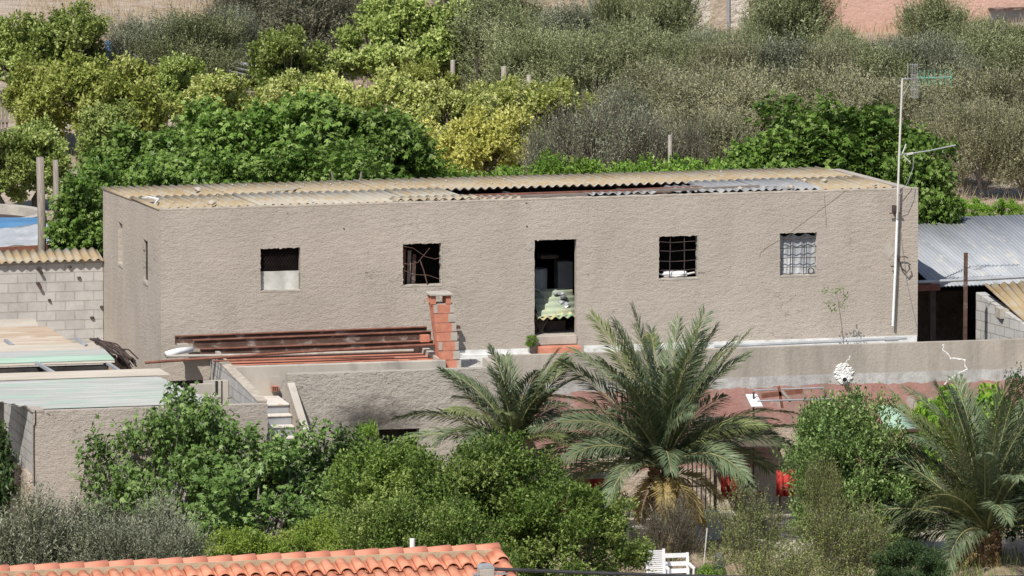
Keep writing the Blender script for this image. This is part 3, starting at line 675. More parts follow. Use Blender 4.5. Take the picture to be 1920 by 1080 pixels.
# planter block with red slab
pl = empty('brick_planter', (3.2, -.9, -.5), 'low grey rendered box topped with red clay slabs below the long wall', 'planter')
mb = MB(); mb.box(1.16, -1.75, -.6, 5.5, -1.6, .10); mb.box(5.36, -1.599, -.6, 5.5, -.04, .13); mb.box(1.0, -1.599, -.6, 1.14, -.02, .14); mb.build('wall', M['smooth'], pl, bevel=.012)
mb = MB(); mb.box(1.141, -1.6, -.5, 5.36, -.02, .02); mb.build('slab', M['tilefloor'], pl)
mb = MB(); gq = random.Random(5)
for i in range(16):
    x0 = 1.5+i*.24; mb.box(x0, -1.45+gq.uniform(-.04, .04), .021, x0+.225, -1.2, .045+gq.uniform(0, .02))
for i in range(40): lump(mb, (4.2+gq.uniform(0, 1.0), -1.4+gq.uniform(-.12, .2), .03), gq.uniform(.015, .035), gq)
mb.build('loose_tiles', M['brick'], pl)
p = W(518,717,y=-1.76); patch(p.x, p.z, .17, .15, pl, -1.756)
vb = W(515,728,y=-1.8)
mb = MB(); mb.box(vb.x-.07, -1.87, vb.z-.05, vb.x+.07, -1.77, vb.z+.05); mb.build('hollow_brick', M['brick'], pl)
mb = MB()
for i in range(3):
    for j in range(2): mb.box(vb.x-.06+i*.042, -1.874, vb.z-.04+j*.045, vb.x-.03+i*.042, -1.869, vb.z-.005+j*.045)
mb.build('brick_cells', M['black'], pl)

# chimney
ch = empty('brick_chimney', (5.6, -1.45, -.1), 'leaning red hollow-brick chimney with grey mortar and flat concrete cap', 'chimney')
def lean(z): return -.13*(z)
mb = MB(); mo = MB(); z = -.1; i = 0
while z < 1.15:
    h = .19; cx = 5.62+lean(z); s = (.02, -.03, .01, .0)[i % 4]
    mb.poly([Vector((cx-.21, -1.62, z)), Vector((cx+.19, -1.62, z)), Vector((cx+.19, -1.28, z)), Vector((cx-.21, -1.28, z)),
             Vector((cx-.21-.022, -1.62, z+h-.012)), Vector((cx+.19-.03, -1.62, z+h-.012)), Vector((cx+.19-.03, -1.28, z+h-.012)), Vector((cx-.21-.03, -1.28, z+h-.012))],
            [(0,3,2,1),(4,5,6,7),(0,1,5,4),(1,2,6,5),(2,3,7,6),(3,0,4,7)])
    mo.box(cx-.225, -1.61, z+h-.013, cx+.155, -1.29, z+h+.001)
    if i % 2: mo.box(cx+.07, -1.628, z+.01, cx+.20, -1.4, z+h-.015)
    elif i % 4 == 0: mo.box(cx+.12, -1.628, z+.01, cx+.205, -1.4, z+h-.015)
    else: mo.box(cx-.2, -1.628, z+.01, cx-.13, -1.5, z+h-.015); mo.box(cx+.13, -1.627, z+.01, cx+.206, -1.4, z+h-.015)
    z += h; i += 1
mb.build('brick_courses', M['brick'], ch); mo.build('mortar', M['conc'], ch)
cx = 5.60+lean(1.24)
mb = MB()
for sx in (-.17, .14):
    for sy in (-1.58, -1.32): mb.box(cx+sx-.05, sy-.05, z+.002, cx+sx+.05, sy+.05, z+.17)
mb.build('cap_legs', M['brick'], ch)
mb = MB(); mb.box(cx-.25, -1.68, z+.171, cx+.22, -1.22, z+.215); mb.build('cap', M['conc'], ch, bevel=.01)
mb = MB(); mb.box(cx-.36, -1.3, .42, cx-.18, -1.18, .56); mb.build('side_brick', M['brick'], ch)

# steel beams lying over the planter
def ibeam(a, b, h, wd, label, mt):
    t = empty('steel_beam', (Vector(a)+Vector(b))/2, label, 'beam', 'rusty steel beams stacked over the planter')
    mb = MB(); a = Vector(a); b = Vector(b); up = Vector((0,0,1))
    mb.bar(a, b, .012, h-.03)
    mb.build('web', mt, t)
    mb = MB(); mb.bar(a+up*(h/2-.008), b+up*(h/2-.008), wd, .016); mb.build('top_flange', M['rust2'], t)
    mb = MB(); mb.bar(a-up*(h/2-.008), b-up*(h/2-.008), wd, .016); mb.build('bottom_flange', mt, t)
ibeam(W(328,637,y=-.30), W(800,619,y=-.30), .16, .09, 'rearmost rusty steel beam, nearest the wall and longest to the left', M['rust'])
ibeam(W(362,645,y=-.62), W(808,628,y=-.62), .17, .09, 'middle rusty steel beam with white paint marks', M['rust'])
ibeam(W(375,659,y=-.95), W(812,643,y=-.95), .12, .10, 'lowest and frontmost rusty steel beam of the stack', M['rust'])
mb = MB(); mb.bar(W(842,615,y=-.14), W(862,613,y=-.14), .12, .06); mb.bar(W(846,628,y=-.2)-Vector((0,0,0)), W(860,627,y=-.2), .1, .14)
tag(mb.build('beam_stub', M['rust']), 'rusty beam end poking out to the right of the chimney', 'beam')
for i, (a, b, lb) in enumerate(((W(332,640,y=-.4), W(352,672,y=-.4), 'small dark brick pier propping the left ends of the beams'), (W(405,655,y=-1.1), W(413,667,y=-1.1), 'small block under the frontmost beam'))):
    mb = MB(); mb.box(a.x, a.y-.1, b.z, b.x, a.y+.1, a.z-.05); tag(mb.build('prop_block', M['conc']), lb, 'block', 'blocks propping the beams')
def rod(name, pts, r, mt, lb, cat): 
    mb = MB(); mb.tube(pts, r, 8); return tag(mb.build(name, mt), lb, cat)
rod('steel_pipe', [W(272,680,y=-1.5), W(560,660,y=-1.45), W(833,645,y=-1.3)], .028, M['rust2'], 'long thin brown pipe reaching farthest left over the planter', 'pipe')
rod('plastic_pipe', [W(312,668,y=-1.3), W(560,664,y=-1.2), W(775,657,y=-1.1)], .03, M['conc'], 'long thin whitish pipe lying on the red slab', 'pipe')
rod('steel_rod', [W(400,677,y=-1.55), W(600,672,y=-1.5), W(740,671,y=-1.45)], .02, M['rust2'], 'short rusty rod on the front edge of the red slab', 'rod')
mb = MB(); a = W(312,665,y=-1.15); b = W(360,655,y=-.9)
mb.tube([a, a.lerp(b, .5)+Vector((0,0,.02)), b], [.07, .065, .06], 12); tag(mb.build('white_pipe', M['whitep'], smooth=True), 'thick short white plastic pipe at the left end of the beams', 'pipe')

# left yard: stair wall, front wall, side wall
yd = empty('yard_wall', (-1.2, -5.1, -3.3), 'low rough rendered yard wall with grey block returns at the lower left', 'wall')
mb = MB(); mb.box(-3.57, -5.35, -3.35, 1.12, -5.15, -.13); mb.build('front_wall', M['wallF'], yd)
mb = MB(); mb.box(.96, -5.149, -3.35, 1.14, -.30, -.12)
for v in range(len(mb.v)):
    x, y, z = mb.v[v]
    if z > -1: mb.v[v] = (x, y, -.12+.28*(y+5.15)/4.85)
mb.build('stair_side_wall', M['blocky'], yd)
mb = MB(); mb.bar((1.05, -5.16, -.10), (1.05, -.31, .18), .2, .03); mb.build('wall_coping', M['rubble'], yd)
mb = MB(); mb.box(-3.565, -5.149, -3.35, -3.38, 2.5, -.14); mb.build('left_return', M['blocky'], yd)
mb = MB(); mb.box(-3.60, -5.36, -.139, -3.36, 2.5, -.095); mb.build('wall_coping', M['wallF'], yd)
mb = MB(); mb.tube([(-3.53, -5.36, -.1), (-3.53, -5.362, -.35), (-3.66+.1, -5.362, -.42), (-3.565, -5.36, -.9), (-3.56, -5.36, -1.6)], .012, 4); mb.build('crack', M['black'], yd)
# inner vertical-ish wall pieces behind the yard (px 300-480, 690-740)
mb = MB(); mb.box(-.0, -3.2, -1.4, .45, -3.05, W(320,690,y=-3.2).z-.35); mb.box(.45, -2.2, -1.4, .95, -2.1, -.1)
tag(mb.build('broken_wall', M['smooth']), 'short broken rendered wall with vertical cracks left of the stair wall', 'wall')
mb = MB()
for x, h in ((.2,.5), (.55,.75), (.68,.8), (.8,.8)): mb.box(x, -2.215, -.9, x+.02+.03*(x == .68), -2.205, -.9+h)
tag(mb.build('metal_strips', M['black']), 'dark upright strips against the broken wall', 'strips')
pA, pB = W(305,738,y=-4.4), W(412,745,y=-4.4)
for k, dy in enumerate((0, .5)):
    mb = MB(); mb.bar(pA+Vector((0, -dy, -dy*.25)), pB+Vector((0, -dy, -dy*.25)), .3, .05); tag(mb.build('concrete_lath', M['conc']), ('rear', 'front')[k]+' pale lath bridging the yard beside the stair wall', 'lath', 'pale laths bridging the yard')
# roof panels of the yard sheds. each panel: sloping boards with low ribs running along x
def panel(xa, xb, pf, pb, yf, yb, label, mt, strip=None, thick=.03, top=None, skew=0, skl=0):
    """front edge at photo row pf on plane yf, back edge at row pb on plane yb"""
    zf = W(150, pf, y=yf).z; zb = W(150, pb, y=yb).z
    t = empty('roof_panel', ((xa+xb)/2, (yf+yb)/2, zf), label, 'roof panel', 'roof panels over the yard sheds')
    mb = MB(); n = 22
    prof = []; n = 15
    for i in range(n*4+1):
        u = i/(n*4); prof.append((yf+(yb-yf)*u, zf+(zb-zf)*u+(.03 if (i % 4) in (1, 2) else 0)))
    b = len(mb.v)
    for xx, e in ((xa, 0), (xb, 1)):
        for i, (y, z) in enumerate(prof): mb.v.append((xx+(skew if e else skl)*(i/len(prof)), y, z))
    m_ = len(prof)
    for i in range(m_-1): mb.f.append((b+i, b+m_+i, b+m_+i+1, b+i+1))
    mb.build('panel', mt, t, thick=thick)
    if strip:
        for (u0, u1, sm, hh) in strip:
            ya, yc = yf+(yb-yf)*u0, yf+(yb-yf)*u1; za, zc = zf+(zb-zf)*u0, zf+(zb-zf)*u1
            mb = MB(); q = skew*.7
            mb.poly([(xa+skl*u0, ya, za+.05), (xb+q*u0, ya, za+.05), (xb+q*u1, yc, zc+.05), (xa+skl*u1, yc, zc+.05), (xa+skl*u0, ya, za+.05+hh), (xb+q*u0, ya, za+.05+hh), (xb+q*u1, yc, zc+.05+hh), (xa+skl*u1, yc, zc+.05+hh)],
                    [(0,3,2,1),(4,5,6,7),(0,1,5,4),(1,2,6,5),(2,3,7,6),(3,0,4,7)])
            mb.build('strip', sm, t)
    return t
panel(-3.37, W(400,765,y=-4.9).x, 765, 701, -4.95, -3.3, 'frontmost and largest yard roof panel, striped grey and green', M['greensheet'], [(.80, 1.0, M['beige'], .012)], skew=-1.1, skl=-3.2)
panel(-5.4, W(215,682,y=-2.0).x, 682, 646, -2.0, -1.0, 'narrow yard roof panel with a green lower edge', M['beige'], [(0, .26, M['greenstrip'], .012), (.26, .58, M['greensheet'], .01)], skew=-.25)
panel(-5.8, W(136,648,y=-.2).x, 648, 612, -.4, .9, 'brown boarded yard roof panel with ochre stained edge', M['brownsheet'], skew=-.35)
panel(-6.4, W(72,611,y=1.2).x, 611, 598, 1.2, 1.6, 'thin beige topmost yard roof board against the block wall', M['beige'], thick=.02)
for i, (a, b, lb) in enumerate((((68,680),(106,702),'pale strut under the narrow panel, left one'), ((202,681),(236,704),'pale strut under the narrow panel, right one'), ((142,634),(162,648),'short grey post end above the narrow panel'), ((10,638),(24,648),'short grey post end on the brown panel'))):
    mb = MB(); y0 = (-2.0, -2.0, -.9, -.6)[i]; mb.bar(W(*a, y=y0), W(*b, y=y0-(.9, .9, .3, .3)[i]), .07, .05); tag(mb.build('strut', M['galv']), lb, 'strut', 'struts of the yard roof')
zz = W(100,684,y=-1.97).z-.03; mb = MB(); mb.box(-5.4, -1.97, -1.39, W(203,690,y=-1.97).x, -1.93, zz)  # near-black sheet added so the gap between panels reads as shade
tag(mb.build('gap_shade_sheet', M['dark_in']), 'added dark sheet standing for shade in the gap between yard roof panels', 'wall')
# tangled hoses / dead vine by the left wall
mb = MB(); gh = random.Random(12)
for i in range(11):
    a = W(178+gh.uniform(-15, 10), 640+gh.uniform(-4, 8), y=-.1); b = W(250+gh.uniform(-8, 10), 688+gh.uniform(-14, 6), y=-1.0)
    pts = [a.lerp(b, t)+Vector((gh.uniform(-.05, .05), 0, .12*math.sin(t*3.1)+gh.uniform(-.06, .06))) for t in (0, .2, .4, .6, .8, 1)]
    mb.tube(pts, gh.uniform(.01, .028), 5)
for i in range(10):
    a = W(222+gh.uniform(-10, 18), 660+gh.uniform(0, 14), y=-.6); mb.quad(a, a+Vector((.06, 0, -.02)), a+Vector((.05, .05, -.3)), a+Vector((0, .02, -.25)))
tag(mb.build('hose_tangle', M['dkmetal']), 'dark tangle of torn hoses and sheeting below the left side wall', 'hoses')

# block wall behind the yard with its sheet coping
bw = empty('block_wall', (-3, 6.5, -1.4), 'grey concrete block wall running left from the long building, with mortar stubs', 'wall')
mb = MB(); mb.box(-9, 6.40, -1.5, -.01, 6.55, 1.24); mb.build('blocks', M['blockx'], bw)
mb = MB(); mb.box(-9, 6.36, -.48, -.015, 6.402, -.43); mb.build('ledge', M['conc'], bw)
mb = MB()
for (px, py) in ((130,500),(148,520),(72,503),(70,530),(92,562),(190,575),(172,595)):
    p = W(px, py, y=6.4); lump(mb, (p.x, 6.37, p.z), .045, gh)
    if px in (72, 70): mb.bar((p.x, 6.37, p.z), (p.x+.06, 6.3, p.z-.1), .04, .05)
mb.build('mortar_stubs', M['dkmetal'], bw)
cs = empty('shed_roof', (-4.5, 7, 1.3), 'ochre corrugated sheet roof sloping up behind the block wall', 'roof')
mb = MB(); corr(mb, -9, -.02, 6.27, 1.26, 7.0, 1.40); mb.build('roof_sheet', M['ochre'], cs, smooth=True, thick=.012)
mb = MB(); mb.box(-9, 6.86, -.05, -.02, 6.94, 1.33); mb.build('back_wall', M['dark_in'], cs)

gl = random.Random(21)
mb = MB()
for i in range(260):
    x, y = gl.uniform(5.6, 15.6), gl.uniform(-1.1, -.12); lump(mb, (x, y, -.115), gl.uniform(.008, .025), gl)
tag(mb.build('litter', M['rubble']), 'grit and leaf litter scattered along the terrace floor', 'litter', kind='stuff')
mb = MB()
for i in range(170):
    x, y = gl.uniform(.3, 15.2), gl.uniform(.2, 6.2)
    if 6 < x < 11.6 and y < 3.3: continue
    lump(mb, (x, y, rz_(y)+.05), gl.uniform(.01, .03), gl)
tag(mb.build('roof_grit', M['rubble']), 'small grit and mortar crumbs scattered over the corrugated roof', 'grit', kind='stuff')
# water tank with tarps behind
tk = empty('water_tank', (-2.0, 17.5, 0), 'round concrete water tank rim behind the blue sheet', 'tank')
c0 = W(10, 410, z=1.0); rr = 1.5; cx0, cy0 = c0.x-.4, c0.y+1.2
mb = MB(); N_ = 60
for i in range(N_):
    a0, a1 = 2*math.pi*i/N_, 2*math.pi*(i+1)/N_
    P_ = lambda r, a, z: (cx0+r*math.cos(a), cy0+r*math.sin(a), z)
    for (r0, z0, r1, z1) in ((rr, -.1, rr, 1.0), (rr, 1.0, rr-.2, 1.0), (rr-.2, 1.0, rr-.2, .5)): mb.quad(P_(r0, a0, z0), P_(r0, a1, z0), P_(r1, a1, z1), P_(r1, a0, z1))
mb.build('rim', M['conc'], tk, weld=True)
mb = MB(); n = 40; mb.poly([(cx0+(rr-.2)*math.cos(2*math.pi*i/n), cy0+(rr-.2)*math.sin(2*math.pi*i/n), .8) for i in range(n)], [tuple(range(n))]); mb.build('water', M['dkmetal'], tk)
a, b, c_, d_ = W(-60,409,y=13.2), W(84,409,y=13.2), W(90,424,y=11.8), W(-60,436,y=11.8)
mb = MB(); mb.poly([a, b, c_, d_], [(0,1,2,3)]); tag(mb.build('blue_sheet', M['blue'], thick=.03), 'bright blue sheet behind the pale tarp at the left edge', 'sheet')
mb = MB(); n = 12
A_, B_, C__, D_ = W(-60,468,y=9.2), W(118,456,y=9.2), W(104,416,y=11.5), W(-60,436,y=11.5)
vs = []
for j in range(n+1):
    for i in range(n+1):
        u, v = i/n, j/n; p = A_*(1-u)*(1-v)+B_*u*(1-v)+C__*u*v+D_*(1-u)*v; vs.append(p+Vector((0,0,.04*math.sin(i*1.3+j)*math.cos(j*.9))))
mb.v = [tuple(v) for v in vs]; mb.f = [(j*(n+1)+i, j*(n+1)+i+1, (j+1)*(n+1)+i+1, (j+1)*(n+1)+i) for j in range(n) for i in range(n)]
tag(mb.build('pale_tarp', M['tarp'], smooth=True, thick=.01), 'pale grey tarpaulin stretched over the lean-to behind the block wall', 'tarpaulin')
mb = MB(); mb.bar(W(-60,471,y=9.0), W(118,462,y=9.0), .08, .1); tag(mb.build('roof_beam', M['rust2']), 'rusty beam carrying the pale tarpaulin', 'beam')
for (px, pt, pb, r, lb) in ((79, 295, 425, .09, 'thick weathered wooden post beside the blue sheet'), (107, 300, 400, .065, 'thinner wooden post right of the thick one')):
    mb = MB(); p = W(px, 520, y=8.6); q = W(px-4 if px == 79 else px-3, pt, y=8.6)
    mb.tube([(p.x, 8.6, -.1), ((p.x+q.x)/2+.02, 8.6, q.z*.5), (q.x, 8.6, q.z)], [r*1.1, r, r*.9], 9); tag(mb.build('wooden_post', M['wood'], smooth=True), lb, 'post', 'wooden posts behind the block wall')

# ------------------------------------------------------------------ right side shed, post, block wall
sh = empty('metal_shed', (18.5, 4, -1.4), 'open shed with grey corrugated metal roof right of the long building', 'shed')
for i in range(4):
    mb = MB(); x0 = 16.4+i*1.9-(.0 if i else 0); corr(mb, x0, x0+1.98, 1.0, .90, 7.3, 1.50, .009, .085, segs=6, rows=1); 
    for v in range(len(mb.v)): x, y, z = mb.v[v]; mb.v[v] = (x-.0, y, z+.004*(i % 2))
    mb.build('roof_sheet', M['galvroof'], sh, smooth=True, thick=.004)
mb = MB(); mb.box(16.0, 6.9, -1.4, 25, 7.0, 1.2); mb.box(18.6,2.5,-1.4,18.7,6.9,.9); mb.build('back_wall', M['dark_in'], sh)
mb = MB(); mb.bar(W(1715,540,y=1.05), W(1762,538,y=1.05), .1, .13); mb.build('rusty_beam', M['rust2'], sh)
mb = MB(); mb.bar(W(1748,640,y=1.2), W(1748,545,y=1.2), .12, .12); mb.build('post', M['dkmetal'], sh)
mb = MB(); mb.tube([W(1715,529,y=.93), W(1850,523,y=.93), W(1940,518,y=.93)], .035, 8); mb.build('gutter_pipe', M['galv'], sh)
mb = MB(); p = W(1809, 640, y=-.3); q = W(1811, 474, y=-.3)
po = empty('metal_post', p, 'dark steel post with a bit of wire on top beside the metal shed', 'post')
mb.bar((p.x, -.3, p.z-.9), (q.x, -.3, q.z), .07, .07, (0,1,0)); mb.build('post', M['rust'], po)
mb = MB(); mb.tube([q, q+Vector((.08,0,-.02)), q+Vector((.14,0,-.1)), q+Vector((.22,0,-.06)), q+Vector((.28,0,0))], .006, 4); mb.tube([q+Vector((.2,0,-.05)), q+Vector((.24,0,.03))], .006, 4); mb.tube([W(1800,513,y=-.3), W(1813,498,y=-.3)], .005, 4); mb.build('wire', M['galv'], po)
rb = empty('block_wall', (17.2, -.2, -1.2), 'short bare block wall with loose top blocks right of the steel post', 'wall')
a = W(1830,548,y=1.0); b = W(1925,612,y=-1.1)
mb = MB(); mb.poly([(a.x, a.y, -1.3), (a.x, a.y, a.z), (b.x, -1.15, b.z), (b.x, -1.15, -1.3)]+[(a.x+.2, a.y, -1.3), (a.x+.2, a.y, a.z), (b.x+.2, -1.15, b.z), (b.x+.2, -1.15, -1.3)], [(0,1,2,3),(4,7,6,5),(0,4,5,1),(1,5,6,2),(2,6,7,3),(3,7,4,0)])
mb.build('blocks', M['blocky'], rb)
mb = MB(); p = W(1868,585,y=.1); mb.box(p.x, p.y-.3, p.z-.1, p.x+.2, p.y+.1, p.z+.1); mb.build('loose_block', M['conc'], rb)
mb = MB()
pp = [W(1845,534,y=.6), W(1960,526,y=.6), W(1990,590,y=-.9), W(1922,604,y=-.9)]
n = 56
for i in range(n+1):
    for k in (0, 1):
        A2 = pp[0].lerp(pp[1], i/n) if k == 0 else pp[3].lerp(pp[2], i/n); mb.v.append(tuple(A2+Vector((0, 0, .03*math.sin(i*.78)))))
mb.f = [(2*i, 2*i+1, 2*i+3, 2*i+2) for i in range(n)]
tag(mb.build('corrugated_sheet', M['ochre'], smooth=True, thick=.012), 'ochre corrugated sheet leaning over the right block wall', 'sheet')
# low ledge continuing at the right
# antenna mast
an = empty('antenna_mast', W(1674,612,y=-.12), 'tall thin antenna mast fixed to the right end of the wall', 'antenna')
mb = MB(); mb.tube([W(1674,611,y=-.1), W(1679,500,y=-.1), W(1683,395,y=-.1)], .026, 8); mb.build('lower_pole', M['whitep'], an)
mb = MB(); mb.tube([W(1682,410,y=-.13), W(1686,290,y=-.13), W(1692,147,y=-.13)], .022, 8); mb.build('upper_pole', M['strap'], an)
mb = MB(); p = W(1679,392,y=-.1); mb.box(p.x-.05, -.14, p.z-.07, p.x+.02, -.0, p.z+.07); mb.bar(W(1668,400,y=-.1), W(1690,399,y=-.1), .03, .02)
p = W(1677,500,y=-.1); mb.bar((p.x-.07,-.08,p.z), (p.x+.05,-.08,p.z), .03, .02); mb.build('wall_bracket', M['dkmetal'], an)
mb = MB(); mb.tube([W(1690,148,y=-.13), W(1783,144,y=-.13)], .011, 6); mb.tube([W(1692,182,y=-.13), W(1706,157,y=-.13)], .007, 5); mb.build('boom', M['galv'], an)
M['greenel'] = surf('green_plastic', (.05,.28,.17), (.08,.36,.22), 3, .5, None)
for px in (1725, 1733, 1741, 1752, 1763, 1773, 1783):
    a = W(px, 131, y=-.13); b = W(px, 160, y=-.13); mb = MB(); mb.tube([a, b], .007, 5); o = mb.build('director', M['greenel'], an)
    c = (a+b)/2; mb = MB(); mb.box(c.x-.02, c.y-.02, c.z-.02, c.x+.02, c.y+.02, c.z+.02); mb.build('clip', M['greenel'], o)
mb = MB()
for px in (1708, 1711, 1714, 1717, 1720): mb.tube([W(px, 119, y=-.2), W(px+1, 183, y=-.2)], .005, 5)
for py in (121, 140, 168, 182): mb.tube([W(1707, py, y=-.2), W(1722, py+1, y=-.2)], .006, 5)
mb.tube([W(1702,118,y=-.13), W(1702,150,y=-.13)], .007, 5); mb.build('reflector', M['galv'], an)
mb = MB(); mb.tube([W(1683,291,y=-.13), W(1740,283,y=-.13), W(1792,272,y=-.13)], .014, 6); mb.build('cross_arm', M['galv'], an)
mb = MB(); mb.tube([W(1692,288,y=-.15), W(1699,270,y=-.15)], .014, 5); mb.tube([W(1694,292,y=-.15), W(1707,305,y=-.15)], .014, 5); mb.bar(W(1700,289,y=-.16), W(1712,287,y=-.16), .03, .04); mb.build('arm_clamp', M['strap'], an)
mb = MB(); mb.tube([W(1713,290,y=-.13), W(1712,315,y=-.13), W(1703,340,y=-.13), W(1690,362,y=-.1), W(1684,368,y=-.1)], .006, 5)
mb.tube([W(1684,400,y=-.06), W(1700,396,y=-.05), W(1712,370,y=-.04), W(1715,352,y=-.03)], .005, 4)
mb.tube([W(1684,400,y=-.04), W(1690,450,y=-.03), W(1700,530,y=-.03), W(1718,610,y=-.03)], .004, 4); mb.build('cable', M['galv'], an)
mb = MB(); mb.tube([W(1682,478,y=-.03), W(1685,490,y=-.05), W(1688,482,y=-.08), W(1697,481,y=-.1), W(1703,484,y=-.1)], .012, 6); mb.tube([W(1685,485,y=-.04), W(1690,502,y=-.06), W(1700,511,y=-.1), W(1706,504,y=-.1), W(1704,497,y=-.1)], .016, 6)
tag(mb.build('cable_loop', M['dkmetal']), 'bent black cable end curling out of the wall below the plaster patch', 'cable')
mb = MB(); mb.tube([W(1424,483,y=-.006), W(1426,474,y=-.006), W(1440,462,y=-.006), W(1464,449,y=-.006), W(1500,422,y=-.006), W(1550,385,y=-.006), W(1585,358,y=-.006)], .0018, 4)
tag(mb.build('slack_cable', M['dkmetal']), 'thin dark cable slanting across the wall to the fifth opening', 'cable')
mb = MB(); mb.tube([W(1546,366,y=-.003), W(1547,390,y=-.003), W(1549,410,y=-.003), W(1549,427,y=-.003)], .003, 4); mb.build('crack', M['dkmetal'], house)

# ------------------------------------------------------------------ patio and lower garden things
mb = MB(); mb.box(6.5, -4.2, -3.4, 24, -1.31, -3.22); tag(mb.build('patio', M['conc']), kind='structure')
mb = MB(); mb.box(11, -8, -3.35, 15, -4.21, -3.24); tag(mb.build('garden_path', M['beige']), kind='structure')
fn = empty('iron_fence', (9, -3.3, -3.2), 'black iron railing on a low orange-red plinth behind the garden bushes', 'fence')
fa, fb = W(1000, 900, y=-3.3), W(1160, 896, y=-3.3)
mb = MB(); mb.box(fa.x, -3.4, -3.22, fb.x, -3.2, fa.z-.0); mb.build('plinth', M['terracotta'], fn)
mb = MB(); mb.box(fa.x, -3.42, fa.z+.001, fb.x, -3.18, fa.z+.08); mb.build('plinth_cap', M['white'], fn)
mb = MB(); x = fa.x
while x < fb.x: mb.tube([(x, -3.3, fa.z), (x, -3.3, fa.z+.62)], .011, 5); x += .11
for dz in (.12, .3, .55): mb.bar((fa.x, -3.3, fa.z+dz), (fb.x, -3.3, fa.z+dz), .02, .025)
mb.build('railing', M['black'], fn)
gt = empty('iron_gate', (11.6, -2.6, -3.2), 'dark iron bar gate in front of the lower facade right of the big palm', 'gate')
a, b = W(1290, 880, y=-2.6), W(1340, 880, y=-2.6)
mb = MB()
for i in range(7): x = a.x+(b.x-a.x)*i/6; mb.tube([(x, -2.6, -3.2), (x, -2.6, -1.9)], .012, 5)
mb.build('bars', M['black'], gt)
for z in (-3.1, -2.5, -1.95): mb = MB(); mb.bar((a.x-.05, -2.6, z), (b.x+.05, -2.6, z), .03, .03); mb.build('rail', M['black'], gt)
# added patio canopy, shade put into its dark brown colour
M['canopy'] = surf('shade_brown_canvas', (.085,.065,.05), (.13,.10,.08), 3, .9, None)
cn = empty('shade_dark_canopy', (13, -2, -3.2), 'added patio canopy in shade-dark brown, on posts between the red cloths', 'canopy')
a, b = W(1330, 838, y=-2.9), W(1468, 838, y=-2.9)
mb = MB(); mb.poly([(a.x, -3.1, a.z), (b.x, -3.1, a.z), (b.x, -1.32, a.z+.35), (a.x, -1.32, a.z+.35)], [(0,1,2,3)]); mb.build('canopy_sheet', M['canopy'], cn, thick=.03)
mb = MB(); mb.tube([(a.x+.1, -3.0, -3.22), (a.x+.1, -3.0, a.z)], .035, 8); mb.build('post', M['dkmetal'], cn)
mb = MB(); mb.tube([(b.x-.1, -3.0, -3.22), (b.x-.1, -3.0, a.z)], .035, 8); mb.build('post', M['dkmetal'], cn)
def cloth_drape(name, px0, px1, p0, p1, y, lb, mt):
    a, b = W(px0, p0, y=y), W(px1, p1, y=y); mb = MB(); n = 14
    for i in range(n+1):
        for z in (a.z, b.z): mb.v.append((a.x+(b.x-a.x)*i/n, y+.04*math.sin(i*1.5), z))
    mb.f = [(2*i, 2*i+2, 2*i+3, 2*i+1) for i in range(n)]
    return tag(mb.build(name, mt, smooth=True, thick=.01), lb, 'cloth', 'red cloths hanging on the patio')
cloth_drape('red_cloth', 1352, 1383, 893, 935, -3.05, 'dark red cloth hanging at the left side of the patio canopy', M['red'])
cloth_drape('red_cloth', 1456, 1496, 882, 930, -3.15, 'bright red cloth hanging right of the patio canopy', M['red'])
cloth_drape('red_cloth', 1108, 1122, 898, 920, -3.55, 'small bright red cloth on the plinth left of the big palm', M['red'])
tb = empty('round_table', W(1405, 950, z=-3.22), 'round brown garden table under the patio canopy', 'table'); p = tb.location
zt = W(1405, 918, y=p.y).z
mb = MB(); mb.tube([(p.x, p.y, zt-.03), (p.x, p.y, zt)], .42, 24); mb.build('tabletop', M['terracotta'], tb)
mb = MB(); mb.tube([(p.x, p.y, -3.22), (p.x, p.y, zt-.03)], .04, 8); mb.build('leg', M['dkmetal'], tb)
# low white wall
p, q = W(1275, 962, y=-4.3), W(1345, 958, y=-4.3)
mb = MB(); mb.box(p.x, -4.5, -3.3, q.x, -4.3, p.z+.04); tag(mb.build('low_wall', M['white'], bevel=.01), 'low white garden wall right of the big palm trunk', 'wall')
# sink / bowl by palm
p = W(1177, 945, y=-4.4); mb = MB(); mb.tube([(p.x, p.y, p.z-.12), (p.x, p.y, p.z-.08), (p.x, p.y, p.z)], [.03, .14, .2], 14); mb.tube([(p.x, p.y, -3.3), (p.x, p.y, p.z-.1)], .03, 8)
tag(mb.build('white_basin', M['whitep'], smooth=True), 'small white basin on a stand left of the big palm trunk', 'basin')
p = W(1285, 925, y=-4.0); mb = MB(); mb.tube([(p.x, p.y, p.z-.16), (p.x, p.y, p.z)], [.1, .15], 12); mb.tube([(p.x, p.y, -3.3), (p.x, p.y, p.z-.16)], .1, 8)
tag(mb.build('flower_pot', M['whitep']), 'pale pot on a stand right of the big palm trunk', 'pot')
